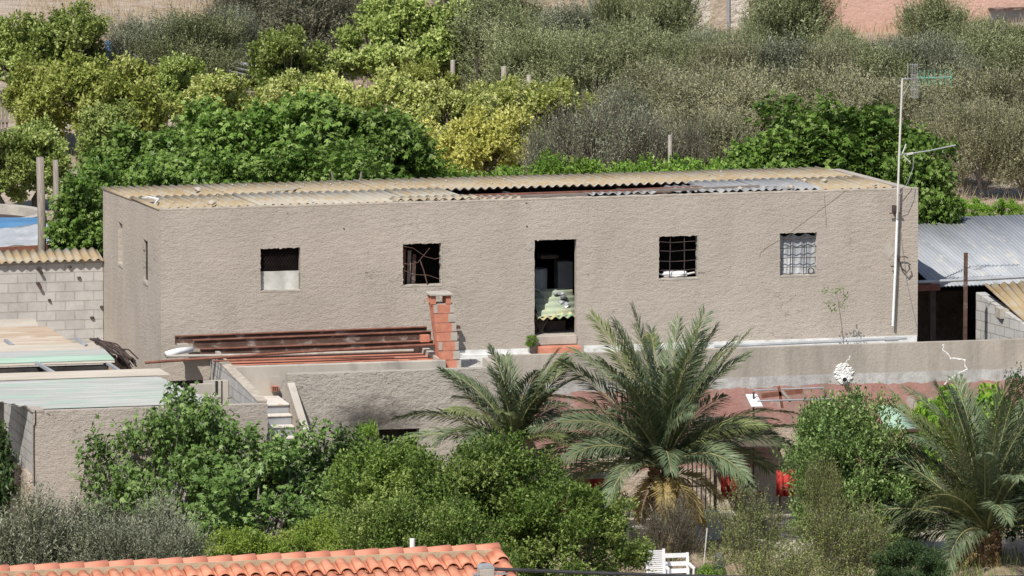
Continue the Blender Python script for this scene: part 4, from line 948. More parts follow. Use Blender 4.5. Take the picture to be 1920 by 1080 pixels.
# plastic chairs
def chair(px, py, lb):
    p = W(px, py, z=-3.25); y = p.y; t = empty('plastic_chair', (p.x, y, p.z), lb, 'chair', 'white plastic garden chairs')
    X = lambda dx, dy, dz: (p.x+dx, y+dy, p.z+dz)
    mb = MB(); mb.box(p.x-.24, y-.22, p.z+.41, p.x+.24, y+.2, p.z+.45); mb.build('seat', M['whitep'], t, bevel=.01)
    mb = MB()
    for z in (.52, .66, .82): mb.bar(X(-.25, .2+z*.08, z), X(.25, .2+z*.08, z), .02, .085)
    for sx in (-.24, .24): mb.bar(X(sx, .2, .42), X(sx, .28, .87), .05, .03)
    mb.build('backrest', M['whitep'], t)
    for sx in (-.22, .22):
        for sy in (-.2, .18): mb = MB(); mb.tube([X(sx, sy, .42), X(sx*1.15, sy*1.15, 0)], [.028, .022], 6); mb.build('leg', M['whitep'], t)
        mb = MB(); mb.bar(X(sx*1.15, -.2, .64), X(sx*1.15, .24, .66), .06, .03); mb.bar(X(sx*1.15, -.2, .64), X(sx*1.12, -.2, .42), .03, .03); mb.build('armrest', M['whitep'], t)
chair(1272, 1124, 'white plastic chair at the bottom edge right of the slatted chair')
p = W(1230, 1126, z=-3.25); t = empty('slatted_chair', (p.x, p.y, p.z), 'white folding chair with upright slatted back at the bottom edge', 'chair', 'white plastic garden chairs')
mb = MB()
for i in range(15): mb.bar((p.x-.16, p.y+.004*i, p.z+.40+i*.04), (p.x+.15, p.y+.004*i, p.z+.40+i*.04), .014, .028)
mb.build('backrest', M['whitep'], t)
for dx in (-.18, .17): mb = MB(); mb.bar((p.x+dx, p.y-.05, p.z), (p.x+dx*.95, p.y+.06, p.z+1.0), .045, .04); mb.build('frame', M['whitep'], t)
mb = MB(); mb.box(p.x-.16, p.y-.38, p.z+.36, p.x+.15, p.y-.03, p.z+.39); mb.build('seat', M['whitep'], t)
p = W(1352, 1120, z=-3.3); mb = MB(); mb.prism([(p.x-.14, p.z), (p.x+.16, p.z), (p.x+.04, p.z+.85), (p.x-.12, p.z+.9)], p.y-.04, p.y+.03, 'y'); tag(mb.build('metal_plate', M['galv']), 'leaning grey metal plate at the bottom edge right of the chairs', 'plate')
p = W(1314, 1120, z=-3.3); q = W(1326, 990, y=p.y); rod('cane', [p, q], .012, M['strap'], 'thin yellowish cane standing among the dead branches', 'cane')
# pergola bits at right
pg = empty('pergola', (13.2, -2.5, -3.2), 'light pergola of pipes and a brown beam below the parapet', 'pergola')
mb = MB(); mb.tube([W(1413,732,y=-2.4), W(1545,727,y=-2.4)], .018, 6); mb.tube([W(1420,752,y=-3.1), W(1560,748,y=-3.1)], .018, 6); mb.build('pipes', M['galv'], pg)
mb = MB(); mb.bar(W(1428,742,y=-2.6), W(1505,733,y=-2.6), .05, .1); mb.bar(W(1460,724,y=-2.6), W(1467,765,y=-2.6), .05, .05); mb.build('beam', M['rust2'], pg)
mb = MB(); mb.tube([W(1466,733,y=-2.8), W(1482,752,y=-3.0)], .035, 6); mb.build('brace', M['wood'], pg)
for px in (1413, 1548):
    mb = MB(); p = W(px, 735, y=-2.4); mb.tube([(p.x, -2.4, -3.22), (p.x, -2.4, p.z)], .02, 6); mb.build('post', M['dkmetal'], pg)
mb = MB(); a, b = W(1398, 740, y=-2.2), W(1430, 762, y=-2.7); mb.poly([(a.x, -2.2, a.z), (b.x, -2.2, a.z), (b.x, -2.7, b.z), (a.x, -2.7, b.z)], [(0,1,2,3)]); tag(mb.build('white_canopy', M['whitep'], thick=.02), 'small white canopy sheet behind the palm fronds', 'canopy')
gs = empty('green_awning', (15.5, -2.6, -3.2), 'pale green corrugated awning below the parapet at the right', 'awning')
a = W(1640, 760, y=-2.0); b = W(1722, 806, y=-3.0); mb = MB(); sheet(mb, ((a.x+b.x)/2, -2.5, (a.z+b.z)/2), (0, (-1.0), (b.z-a.z)), (1, 0, 0), math.hypot(1, a.z-b.z), b.x-a.x, .07, .012); mb.build('awning_sheet', M['greenstrip'], gs, smooth=True, thick=.004)
mb = MB(); mb.bar(W(1640,810,y=-3.0), W(1725,806,y=-3.0), .05, .06); mb.build('front_beam', M['rust'], gs)
for px in (1650, 1715):
    mb = MB(); p = W(px, 812, y=-3.0); mb.tube([(p.x, -3.0, -3.22), (p.x, -3.0, p.z)], .025, 6); mb.build('post', M['dkmetal'], gs)

# ------------------------------------------------------------------ foreground tiled house
rz0 = W(460, 1044, z=0); DR = 160.
Rl = Vector(CP+(VV*F+RR*(0-960)-UU*(1062-540))/F*DR); Rr = Vector(CP+(VV*F+RR*(935-960)-UU*(1020-540))/F*DR)
zr = (Rl.z+Rr.z)/2-.13; Rl = W(0, 1077, z=zr); Rr = W(935, 1035, z=zr)
ex = (Rr-Rl).normalized(); ey = Vector((ex.y, -ex.x, 0))   # down-slope, toward the viewer
if ey.y > 0: ey = -ey
Rl = Rl-ex*3.0
LT = (Rr-Rl).length
th_ = empty('tiled_house', (Rl+Rr)/2+Vector((0,0,-zr-3.0)), 'house in the foreground with an orange clay tiled roof', 'house')
sl_ = math.tan(R(18))
def RP(u, v, h=0): return Rl+ex*u+ey*v+Vector((0, 0, -v*sl_+h))
mb = MB(); pit = .235; cl = .40
ncol = int(LT/pit)
for c in range(ncol):
    u0 = LT-.16-c*pit
    for r_ in range(9):
        v0 = .10+r_*cl; v1 = v0+cl+.05; b = len(mb.v); n = 8
        for e, (v, rad, hh) in enumerate(((v0, .072, .015), (v1, .09, .052))):
            for k in range(n+1):
                a = math.pi*k/n; mb.v.append(tuple(RP(u0+rad*math.cos(a)+.01*math.sin(c*3.1+r_*1.7), v, hh+rad*.85*math.sin(a))))
        for k in range(n): mb.f.append((b+k, b+k+1, b+n+1+k+1, b+n+1+k))
o = mb.build('cover_tiles', M['rooftile'], th_, smooth=True, thick=.014)
mb = MB()
for c in range(ncol+1):
    u0 = LT-.16-(c-.5)*pit
    for r_ in range(9):
        v0 = .10+r_*cl; v1 = v0+cl+.04; b = len(mb.v); n = 5
        for e, (v, rad, hh) in enumerate(((v0, .08, .03), (v1, .07, .055))):
            for k in range(n+1):
                a = math.pi+math.pi*k/n; mb.v.append(tuple(RP(u0+rad*math.cos(a), v, hh+.02+rad*.5*math.sin(a))))
        for k in range(n): mb.f.append((b+k, b+k+1, b+n+1+k+1, b+n+1+k))
mb.build('pan_tiles', M['rooftile'], th_, smooth=True, thick=.012)
mb = MB(); mb.quad(RP(0, .02, -.02), RP(LT-.06, .02, -.02), RP(LT-.06, 3.8, -.02), RP(0, 3.8, -.02)); 
mb.bar(RP(0, .06, .03), RP(LT-.05, .06, .03), .16, .10); mb.build('mortar_bed', M['mortar'], th_, thick=.02)
nr = int(LT/.38); 
mb = MB()
for i in range(nr+1):
    u0 = LT-i*.38; u1 = u0-.42; b = len(mb.v); n = 10
    for (u, rad, hh) in ((u0, .125, .03), (u1, .11, .012)):
        for k in range(n+1): a = math.pi*(k/n*1.16-.08); mb.v.append(tuple(Rl+ex*u+ey*(rad*math.cos(a))+Vector((0, 0, hh+rad*.9*math.sin(a)))))
    for k in range(n): mb.f.append((b+k, b+k+1, b+n+2+k, b+n+1+k))
mb.build('ridge_tiles', M['ridge'], th_, smooth=True, thick=.014)
mb = MB()
for r_ in range(10):
    v0 = .05+r_*cl; b = len(mb.v); n = 8
    for (v, rad, hh) in ((v0, .085, .05), (v0+cl+.05, .10, .09)):
        for k in range(n+1): a = math.pi*k/n; mb.v.append(tuple(RP(LT-.07+rad*math.cos(a), v, hh+rad*.85*math.sin(a))))
    for k in range(n): mb.f.append((b+k, b+k+1, b+n+2+k, b+n+1+k))
mb.build('verge_tiles', M['rooftile'], th_, smooth=True, thick=.014)
mb = MB()
for e, u in ((0, 0.0), (1, LT-.08)):
    pass
zb = -3.6
mb.poly([tuple(RP(0, 3.5, -.1)), tuple(RP(LT-.1, 3.5, -.1)), tuple(Rl+ex*(LT-.1)+Vector((0,0,-.06))), tuple(Rl+Vector((0,0,-.06))), tuple(Rl+ex*(LT-.1)-ey*3.5+Vector((0,0,-3.5*sl_-.1))), tuple(Rl-ey*3.5+Vector((0,0,-3.5*sl_-.1)))]+
        [(*(Rl+ey*3.5)[:2], zb), (*(Rl+ex*(LT-.1)+ey*3.5)[:2], zb), (*(Rl+ex*(LT-.1)-ey*3.5)[:2], zb), (*(Rl-ey*3.5)[:2], zb)],
        [(0,1,7,6), (1,2,4,8,7), (4,5,9,8), (5,3,0,6,9)])
mb.build('wall', M['palewall'], th_)
mb = MB(); mb.quad(Rl+Vector((0,0,.0))-ey*.02, Rr-ey*.02-ex*.06, Rr-ey*3.7-ex*.06+Vector((0,0,-3.7*sl_)), Rl-ey*3.7+Vector((0,0,-3.7*sl_))); mb.build('rear_slope', M['rooftile'], th_, thick=.03)
p = Rl+ex*((Rr-Rl).length*1.0)
vp = W(799, 1040, z=zr+.1); mb = MB(); vv = Rl+ex*((vp-Rl).dot(ex))-ey*.25; mb.tube([(vv.x, vv.y, zr-.2), (vv.x, vv.y, zr+.22)], .04, 10); mb.build('vent_pipe', M['whitep'], th_)
# utility pole top and cables
up = empty('utility_pole', (0,0,0), 'square grey concrete utility pole head in front of the tiled roof', 'utility pole')
pc = Vector(CP+(VV*F+RR*(911-960)-UU*(1062-540))/F*150.); up.location = (pc.x, pc.y, -1.0)
mb = MB(); mb.box(pc.x-.105, pc.y-.1, -1.5, pc.x+.105, pc.y+.1, pc.z-.02); mb.build('shaft', M['conc'], up, bevel=.012)
mb = MB(); mb.prism([(pc.x-.11, pc.z-.019), (pc.x+.11, pc.z-.019), (pc.x+.08, pc.z+.03), (pc.x-.08, pc.z+.03)], pc.y-.1, pc.y+.1, 'y'); mb.build('cap', M['galv'], up)
mb = MB(); mb.bar((pc.x+.1, pc.y-.05, pc.z-.1), (pc.x+.3, pc.y-.05, pc.z-.1), .04, .03); mb.bar((pc.x-.1, pc.y-.05, pc.z-.1), (pc.x-.2, pc.y-.05, pc.z-.1), .03, .03); mb.build('bracket', M['galv'], up)
for k, (dz, r, e) in enumerate(((0, .022, 'thick twisted'), (-.05, .012, 'thin'))):
    pts = []
    for t in np.linspace(0, 1, 40):
        px = 925+1100*t; py = 1068+22*math.sin(math.pi*min(1, t*.9)/1.0)*.55+dz*60+3*k*t+7*t
        pts.append(Vector(CP+(VV*F+RR*(px-960)-UU*(py-540))/F*150.))
    mb = MB(); mb.tube(pts, r, 6); tag(mb.build('power_cable', M['black']), e+' dark cable running right from the utility pole head', 'cable')

# ------------------------------------------------------------------ far buildings
fbd = empty('salmon_building', (31, 60, 0), 'salmon rendered building at the top right with a dark-edged grey window', 'building')
a = W(1578, 58, z=.0); b = W(1930, 40, z=0)
mb = MB(); mb.box(a.x, a.y, -.2, a.x+14, a.y+8, 4.5); mb.build('wall', M['salmon'], fbd)
p = W(1856, 18, y=a.y); q = W(1990, 60, y=a.y)
mb = MB(); mb.box(p.x, a.y-.02, q.z, q.x, a.y-.002, p.z); mb.build('window', M['galv'], fbd)
mb = MB(); mb.box(p.x-.05, a.y-.25, p.z+.001, q.x, a.y-.003, p.z+.05); mb.build('lintel', M['rust'], fbd)
p = W(1694, 16, y=a.y); mb = MB(); mb.box(p.x, a.y-.02, p.z-.5, p.x+.25, a.y-.002, p.z); mb.build('window', M['dark_in'], fbd)
fp = empty('pale_ruin', (22, 60, 0), 'pale rough building with stone patches at the top behind the olives', 'building')
a = W(1292, 68, z=.0); xe = W(1440, 68, y=a.y).x
mb = MB(); mb.box(a.x, a.y, -.2, xe, a.y+5, 4.5); mb.build('wall', M['palewall'], fp)
for (p0, p1) in ((1331, 1362), (1404, 1436)):
    mb = MB(); x0, x1 = W(p0, 40, y=a.y).x, W(p1, 40, y=a.y).x; mb.box(x0, a.y-.03, .0, x1, a.y-.002, 4.4); mb.build('stone_patch', M['stone'], fp)
mb = MB(); x0 = W(1364, 40, y=a.y).x; mb.box(x0-.03, a.y-.06, .0, x0+.04, a.y-.031, 4.3); mb.build('downpipe', M['galv'], fp)

# fence posts
for (px, py, pb, w_, lb) in ((945, 124, 215, 11, 'pale round concrete post, the most visible one left of the olives'), (849, 112, 208, 9, 'pale concrete post at the right edge of the big bright citrus'), (992, 140, 215, 9, 'short pale concrete post right of the most visible one'), (1256, 252, 402, 8, 'pale concrete post with leaves on top among grey twigs'), (895, 104, 208, 5, 'thin dark green fence stake right of the big bright citrus')):
    p = W(px, pb+25, z=0); s_ = PX(p)[2]; h = (pb+25-py)/s_
    mb = MB(); mb.tube([(p.x, p.y, -.1), (p.x, p.y, h)], w_/2/s_, 10); tag(mb.build('fence_post', M['conc'] if w_ > 5 else M['dkmetal']), lb, 'post', 'posts of the old fence behind')
p = W(1108, 60, z=0); mb = MB(); mb.tube([(p.x, p.y, 0), (p.x, p.y, 3.2)], .05, 8); tag(mb.build('lamp_post', M['galv']), 'thin grey pole standing in the dry grass at the top', 'pole')
mb = MB(); p = W(450, 178, z=0); sheet(mb, (p.x, p.y, .45), (.5, -.25, .75), (1, .1, -.25), .8, .8, .13, .04); tag(mb.build('corrugated_sheet', M['galv'], smooth=True, thick=.015), 'curved grey corrugated sheet lying among the orchard trees', 'sheet')
# little wooden pen at left edge
pn = empty('wooden_pen', W(-10, 240, z=0), 'pale slatted pen at the left edge among the citrus trees', 'pen')
mb = MB()
for i in range(6): p = W(-22+i*7, 246, z=0); mb.bar(p, p+Vector((0, 0, 1.05)), .05, .04, (0,1,0))
mb.build('slats', M['wood'], pn)
mb = MB()
for h in (.25, .85): mb.bar(W(-25, 246, z=0)+Vector((0, -.04, h)), W(16, 246, z=0)+Vector((0, -.04, h)), .04, .06)
mb.build('rails', M['wood'], pn)
p = W(205, 118, z=0); mb = MB(); mb.tube([(p.x, p.y, 0), (p.x, p.y, .55)], .11, 12); tag(mb.build('blue_drum', M['blue']), 'small blue container behind the left citrus trees', 'container')
for (px, py, px2, py2, lb) in ((627, 336, 622, 322, 'left short stick behind the roof edge'), (672, 335, 678, 322, 'right short stick behind the roof edge')):
    mb = MB(); mb.tube([W(px, py, y=7.0)-Vector((0,0,.2)), W(px2, py2, y=7.0)], .02, 5); tag(mb.build('stick', M['wood']), lb, 'stick', 'sticks behind the roof edge')

# ------------------------------------------------------------------ vegetation
PT = {}
PT['citrus'] = [make_tree(11+i, r, 1.05, 1.2, L_['citrus'], M['bark'], int(46*r), int(2900*r), 8, .14, .30, .095, .6, up=.3, trunk_h=.5, trunk_r=.075, low=-.8) for i, r in enumerate((.85, 1.15, 1.5, 1.9))]
PT['fig'] = [make_tree(21+i, r, 1.6, 2.1, L_['fig'], M['greytwig'], int(50*r), int(1900*r), 6, .28, .40, .155, .30, lobes=3, up=.4, flat=.6, spread=.5, trunk_r=.1, low=-.8, nup=.9) for i, r in enumerate((1.1, 1.6, 2.1))]
PT['olive'] = [make_tree(31+i, r, 1.25, 1.3, L_['olive'], M['greytwig'], int(50*r), int(2500*r), 18, .5, .38, .075, .24, up=1.3, jit=.5, trunk_r=.06, low=-.85, twigs=160, shell=.45, twr=.006) for i, r in enumerate((.9, 1.2, 1.2, 1.6))]
PT['shrub'] = [make_tree(41+i, r, .85, .85, L_['shrub'], M['bark'], int(34*r), int(1900*r), 8, .16, .24, .07, .55, up=.5, trunk_r=.03, low=-.9) for i, r in enumerate((.6, 1.0))]
PT['vine'] = [make_tree(46+i, r, .6, .62, L_['vine'], M['bark'], int(26*r), int(800*r), 5, .14, .2, .12, .5, lobes=3, spread=.6, up=.3, trunk_r=.02, low=-.9) for i, r in enumerate((.6, .9))]
PT['bush'] = [make_tree(51+i, r, 1.6, 1.6, L_['shrubdk'], M['bark'], int(60*r), int(4600*r), 8, .2, .30, .066, .6, up=.4, trunk_r=.06, low=-.85, twigs=60, shell=.6) for i, r in enumerate((.9, 1.4, 1.9))]
PT['rose'] = [make_tree(56+i, r, 1.4, 1.4, L_['rose'], M['drytwig'], int(60*r), int(2900*r), 8, .3, .28, .075, .6, up=.6, trunk_r=.04, low=-.85, twigs=500, shell=.5, twr=.006) for i, r in enumerate((.8, 1.4))]
PT['sparse'] = [make_tree(61+i, 1.5, 1.3, 1.4, L_['twiggy'], M['drytwig'], 60, 1700, 8, .34, .4, .06, .55, up=.7, trunk_r=.03, low=-.8, twigs=600, shell=.35, twr=.005, limbs=26) for i in range(2)]
PT['twig'] = [make_tree(71+i, 1.0, 1.1, 1.1, L_['olivegrey'], M['drytwig'], 40, 1400, 9, .5, .35, .06, .28, up=1.4, jit=.5, trunk_r=.03, low=-.8, twigs=500, shell=.3, twr=.006, limbs=24) for i in range(2)]
grn = random.Random(77)
GR = {'citrus': 'orchard citrus trees behind the building', 'fig': 'fig trees behind the building', 'olive': 'olive trees on the slope behind'}
cnt = {}
def T_(kind, name, px, pb, pt, wpx, label, cat='tree', leaf=None, group=None, z=0., y=None, bark=None, wf=1.0):
    """foot seen at photo row pb (level z, or on plane y), crown top at row pt, crown wpx wide"""
    if y is None: p = W(px, pb, z=z)
    else:
        p = W(px, pb, y=y); p.z = z
    fx, fy, s = PX(p); ht = (fy-pt)/s/.99; wd = wpx/s*wf
    k = cnt.get(kind, 0); cnt[kind] = k+1
    c_ = sorted(PT[kind], key=lambda q: abs(math.log(q['w']/q['h']*ht/wd))+grn.uniform(0, .06)); pr = c_[0]
    return put_tree(name, pr, p, wd, ht, label, cat, group, leaf and L_[leaf], grn.uniform(0, 6.28), bark)

# --- orchard on the left
gc = 'citrus trees of the orchard'
T_('citrus','citrus_tree', 20,190,30,190,'large bright green citrus tree in the upper left corner, left one', leaf='citrus', group=gc)
T_('citrus','citrus_tree', 120,195,12,180,'large bright green citrus tree in the upper left corner, right one', leaf='citrus', group=gc)
T_('citrus','citrus_tree', 165,288,98,230,'yellowing citrus tree with a bare trunk over sandy ground at the left', leaf='citrusy', group=gc)
T_('citrus','citrus_tree', 75,270,112,130,'yellowing citrus crown joining the one with the bare trunk, on its left', leaf='citrusy', group=gc)
T_('citrus','citrus_tree', 68,392,228,125,'small citrus tree with forked trunk beside the wooden posts', leaf='citrus', group=gc)
T_('citrus','citrus_tree', 2,400,240,110,'small citrus tree cut by the left edge beside the water tank', leaf='citrus', group=gc)
T_('citrus','citrus_tree', 335,250,100,110,'small light green citrus in front of the grey olive', leaf='citrus', group=gc)
T_('citrus','citrus_tree', 410,290,132,130,'pale citrus left of the corrugated sheet', leaf='varieg', group=gc)
T_('citrus','citrus_tree', 250,330,140,140,'mixed yellow green citrus between the trunked citrus and the figs', leaf='citrusy', group=gc)
T_('citrus','citrus_tree', 200,350,190,110,'fresh green citrus right of the bare trunk', leaf='citrus', group=gc)
T_('citrus','citrus_tree', 545,205,52,150,'round bright citrus tree left of the tallest citrus', leaf='citrus', group=gc)
T_('citrus','citrus_tree', 710,190,20,170,'left crown of the tallest bright citrus at the top', leaf='citrus', group=gc)
T_('citrus','citrus_tree', 775,195,-12,200,'tallest bright citrus tree at the top centre', leaf='citrus', group=gc)
T_('citrus','citrus_tree', 840,185,30,130,'right crown of the tallest bright citrus beside the pale posts', leaf='citrus', group=gc)
T_('citrus','citrus_tree', 530,300,142,150,'pale green citrus above the fig thicket, leftmost of the pale row', leaf='varieg', group=gc)
T_('citrus','citrus_tree', 640,310,148,170,'pale green citrus above the middle of the fig thicket', leaf='varieg', group=gc)
T_('citrus','citrus_tree', 740,320,138,170,'pale green citrus below the tallest bright citrus', leaf='varieg', group=gc)
T_('citrus','citrus_tree', 800,240,115,120,'olive-yellow citrus under the tallest bright citrus', leaf='citrusy', group=gc)
T_('citrus','citrus_tree', 850,330,165,150,'pale green citrus behind the yellow tree', leaf='varieg', group=gc)
T_('citrus','citrus_tree', 945,310,148,150,'pale green citrus below the most visible concrete post', leaf='varieg', group=gc)
T_('citrus','citrus_tree', 1045,305,150,160,'pale green citrus at the right end of the pale row', leaf='varieg', group=gc)
T_('citrus','citrus_tree', 905,370,198,200,'bright yellow citrus tree behind the middle of the roof', leaf='yellow', group=gc)
# --- grey scrub at the top left-centre
go = 'olive trees on the slope behind'
T_('olive','olive_tree', 270,190,38,150,'grey-green olive on the sandy slope right of the corner citrus', leaf='olivegrey', group=go)
T_('olive','olive_tree', 360,195,28,180,'wide grey-green olive below the sandy slope', leaf='olive', group=go)
T_('olive','olive_tree', 430,160,20,130,'grey olive left of the dark scrub', leaf='olivegrey', group=go)
T_('olive','dark_scrub', 470,140,-30,170,'dark brownish scrub at the top left of centre', 'bush', leaf='pine')
T_('olive','dark_scrub', 585,150,-45,200,'darkest scrub behind the round bright citrus', 'bush', leaf='pine')
T_('olive','dark_scrub', 660,120,-40,150,'dark scrub behind the left crown of the tallest citrus', 'bush', leaf='pine')
T_('olive','dark_scrub', 880,100,-35,130,'dark scrub behind the right crown of the tallest citrus', 'bush', leaf='pine')
# --- fig thicket
gf = 'fig trees behind the long building'
T_('fig','fig_tree', 290,520,245,250,'fig tree at the left end of the thicket, above the roof corner', leaf='fig', group=gf)
T_('fig','fig_tree', 420,500,205,270,'fig tree of the thicket, second from the left', leaf='fig', group=gf)
T_('fig','fig_tree', 560,490,182,290,'tallest fig tree of the thicket behind the roof', leaf='fig', group=gf)
T_('fig','fig_tree', 690,490,205,260,'fig tree at the right end of the thicket', leaf='fig', group=gf)
T_('fig','fig_tree', 360,540,290,300,'lower fig tree directly behind the left roof edge', leaf='fig', group=gf)
T_('fig','fig_tree', 620,530,275,330,'lower fig tree directly behind the roof above the first window', leaf='fig', group=gf)
T_('fig','fig_tree', 160,570,325,140,'low fig tree hanging over the block wall left of the building', leaf='fig', group=gf)
T_('fig','fig_tree', 205,540,300,150,'fig tree against the left rear corner of the building', leaf='fig', group=gf)
# --- shrubs just behind the roof
gs_ = 'green shrubs behind the roof'
for i, (px, pt, wd, lb) in enumerate(((800,285,130,'first'),(880,300,130,'second'),(965,295,140,'third'),(1050,268,130,'fourth'),(1140,285,140,'fifth'),(1225,280,130,'sixth'),(1300,275,130,'seventh'),(1370,280,120,'eighth'))):
    T_('shrub','green_shrub', px,470,pt,wd, lb+' low green shrub from the left behind the roof ridge', 'shrub', group=gs_)
gt_ = 'grey twiggy bushes behind the roof'
T_('twig','twiggy_bush', 1020,420,230,130,'grey twiggy bush right of the yellow citrus', 'bush', group=gt_)
T_('twig','twiggy_bush', 1110,420,195,160,'tallest grey twiggy bush behind the doorway part of the roof', 'bush', group=gt_)
T_('twig','twiggy_bush', 1190,410,205,150,'grey twiggy bush left of the post with leaves', 'bush', group=gt_)
T_('twig','twiggy_bush', 1280,400,240,130,'grey twiggy bush left of the right fig trees', 'bush', group=gt_)
T_('olive','olive_tree', 1150,370,182,150,'grey olive crown rising out of the twiggy bushes', leaf='olivegrey', group=go)
# --- right fig
T_('fig','fig_tree', 1430,520,255,190,'leftmost fig tree behind the right part of the roof', leaf='fig', group='fig trees at the right')
T_('fig','fig_tree', 1530,520,190,230,'tallest fig tree behind the right part of the roof', leaf='fig', group='fig trees at the right')
T_('fig','fig_tree', 1640,520,210,220,'fig tree behind the antenna mast', leaf='fig', group='fig trees at the right')
T_('fig','fig_tree', 1725,540,262,130,'rightmost fig tree above the metal shed', leaf='fig', group='fig trees at the right')
# --- olive slope right
rows = [
 (960,150,-5,140,'olive'),(1060,160,20,140,'olivegrey'),(1150,150,-10,130,'olive'),(1245,140,-20,140,'olive'),(1330,165,60,130,'olivegrey'),(1480,160,-25,170,'olive'),(1400,180,60,120,'olive'),(1575,180,62,100,'olive'),(1660,180,78,130,'olivegrey'),(1755,150,-8,110,'olive'),(1835,160,44,110,'olive'),(1915,160,50,110,'olive'),
 (930,200,20,110,'olive'),(1010,230,70,140,'olive'),(1110,240,80,140,'olive'),(1200,235,70,140,'olive'),(1290,240,92,140,'olive'),(1380,250,100,140,'olivebrown'),(1470,250,100,140,'olivegrey'),(1560,250,105,140,'olivebrown'),(1650,260,105,140,'olive'),(1745,255,90,150,'olivegrey'),(1850,240,75,140,'olive'),(1925,250,90,100,'olive'),
 (1230,300,150,140,'olivebrown'),(1320,320,155,140,'olivebrown'),(1410,330,165,150,'olivebrown'),(1330,390,220,130,'olivebrown'),(1510,320,160,140,'olivebrown'),(1600,330,165,140,'olivebrown'),(1700,330,165,140,'olivebrown'),(1790,320,160,130,'olivebrown'),(1880,330,160,130,'olivebrown'),
 (1770,350,215,110,'olivebrown'),(1840,372,215,150,'olivebrown'),(1925,372,220,110,'olivebrown')]
ordw = ['first','second','third','fourth','fifth','sixth','seventh','eighth','ninth','tenth','eleventh','twelfth','thirteenth']
rn = ['top row','middle row','lower row']; ri = -1; last = 9999
for (px, pb, pt, wd, lf) in rows:
    if px < last-500: ri += 1; k = 0
    last = px
    desc = {'olive': 'dark green olive', 'olivegrey': 'silvery olive', 'olivebrown': 'dry brownish olive'}[lf]
    T_('olive','olive_tree', px, pb, pt-(14 if ri else 0), wd*(1.3 if ri else 1.08), '%s of the right slope, %s from the left in the %s' % (desc, ordw[k], rn[min(ri, 2)]), leaf=lf, group=go); k += 1
# vivid weeds beside shed
for px, w_, lb in ((1742,60,'left'),(1820,90,'larger middle'),(1890,60,'right')):
    T_('shrub','leafy_weed', px,430,372,w_, lb+' clump of vivid green weeds above the metal shed roof', 'weed', leaf='vine', group='vivid weeds above the shed')

# grass
def grass(name, n, area, h, mat, seed, dens=None):
    g = np.random.default_rng(seed); m_ = g.uniform(0, 1, (n, 2)); P = np.zeros((n, 3))
    cl = g.uniform(0, 1, (n//40, 2)); k = g.integers(0, len(cl), n); q = np.clip(cl[k]+g.normal(0, .012, (n, 2)), 0, 1)
    P[:, 0] = area[0]+q[:, 0]*(area[1]-area[0]); P[:, 1] = area[2]+q[:, 1]*(area[3]-area[2])
    P[:, 2] = [gz(a, b) for a, b in P[:, :2]]
    A = np.stack([g.normal(0, .3, n), g.normal(0, .3, n), np.ones(n)], 1); N = np.stack([g.normal(0, .4, n), -np.ones(n), g.normal(.3, .3, n)], 1)
    L = h*g.uniform(.4, 1.3, n)
    me = leafmesh(name, P, A, N, L, np.full(n, .012), mat, np.clip(g.normal(.5, .25, n), 0, 1))
    o = bpy.data.objects.new(name, me); C.objects.link(o); return tag(o, kind='stuff')
tag(grass('dry_grass', 60000, (8, 40, 14, 68), .38, L_['drygrass'], 5), 'dry straw-coloured grass covering the slope between the olives', 'grass')
tag(grass('orchard_grass', 20000, (-8, 12, 9, 48), .2, L_['weed'], 6), 'sparse weeds on the sandy orchard floor', 'weeds')
tag(grass('garden_weeds', 16000, (-8, 22, -20, -5.6), .3, L_['weed'], 7), 'green weeds on the lower garden ground', 'weeds')

# --- front vegetation (lower ground)
ZL = -3.3
gff = 'fig trees in front of the yard'
PT['figf'] = [make_tree(81+i, 2.0, 1.7, 2.1, L_['figfront'], M['greytwig'], 85, 1900, 6, .4, .38, .15, .30, lobes=3, up=.55, flat=.5, spread=.52, trunk_r=.09, low=-.8, nup=.9, twigs=300, twr=.011, limbs=26) for i in range(2)]
T_('figf','fig_tree', 320,1080,750,280,'front fig tree standing before the rough yard wall, left part', leaf='figfront', group=gff, z=ZL)
T_('figf','fig_tree', 490,1095,812,330,'front fig tree below the white stairs', leaf='figfront', group=gff, z=ZL)
T_('figf','fig_tree', 640,1085,835,220,'front fig tree joining the big round bush', leaf='figfront', group=gff, z=ZL)
gbu = 'big round bushes of the lower garden'
T_('bush','garden_bush', 760,1150,815,290,'leftmost of the big green bushes, yellowish on top', 'bush', leaf='bushlt', group=gbu, z=ZL)
T_('bush','garden_bush', 910,1165,800,300,'tallest big green bush below the small palm', 'bush', leaf='shrubdk', group=gbu, z=ZL)
T_('bush','garden_bush', 1060,1185,885,290,'rightmost of the big green bushes, left of the white chairs', 'bush', leaf='shrubdk', group=gbu, z=ZL)
T_('bush','garden_bush', 800,1240,920,330,'lower big green bush just behind the tiled ridge', 'bush', leaf='shrubdk', group=gbu, z=ZL)
T_('shrub','garden_bush', 690,860,780,50,'small upright bush beside the sooty opening', 'bush', leaf='shrub', y=-3.2, z=-1.9)
T_('bush','lemon_tree', 450,1190,985,190,'yellow-green lemon bush above the tiled ridge, left one', 'tree', leaf='lemon', group='lemon bushes', z=ZL)
T_('bush','lemon_tree', 590,1180,965,180,'yellow-green lemon bush above the tiled ridge, right one', 'tree', leaf='lemon', group='lemon bushes', z=ZL)
gol = 'grey olives at the lower left'
T_('olive','olive_tree', 40,1210,940,200,'grey olive in the lower left corner', leaf='olivegrey', group=gol, z=ZL)
T_('olive','olive_tree', 165,1210,960,180,'grey olive second from the lower left corner', leaf='olivegrey', group=gol, z=ZL)
T_('olive','olive_tree', 310,1200,945,140,'grey olive in front of the left fig branches', leaf='olivegrey', group=gol, z=ZL)
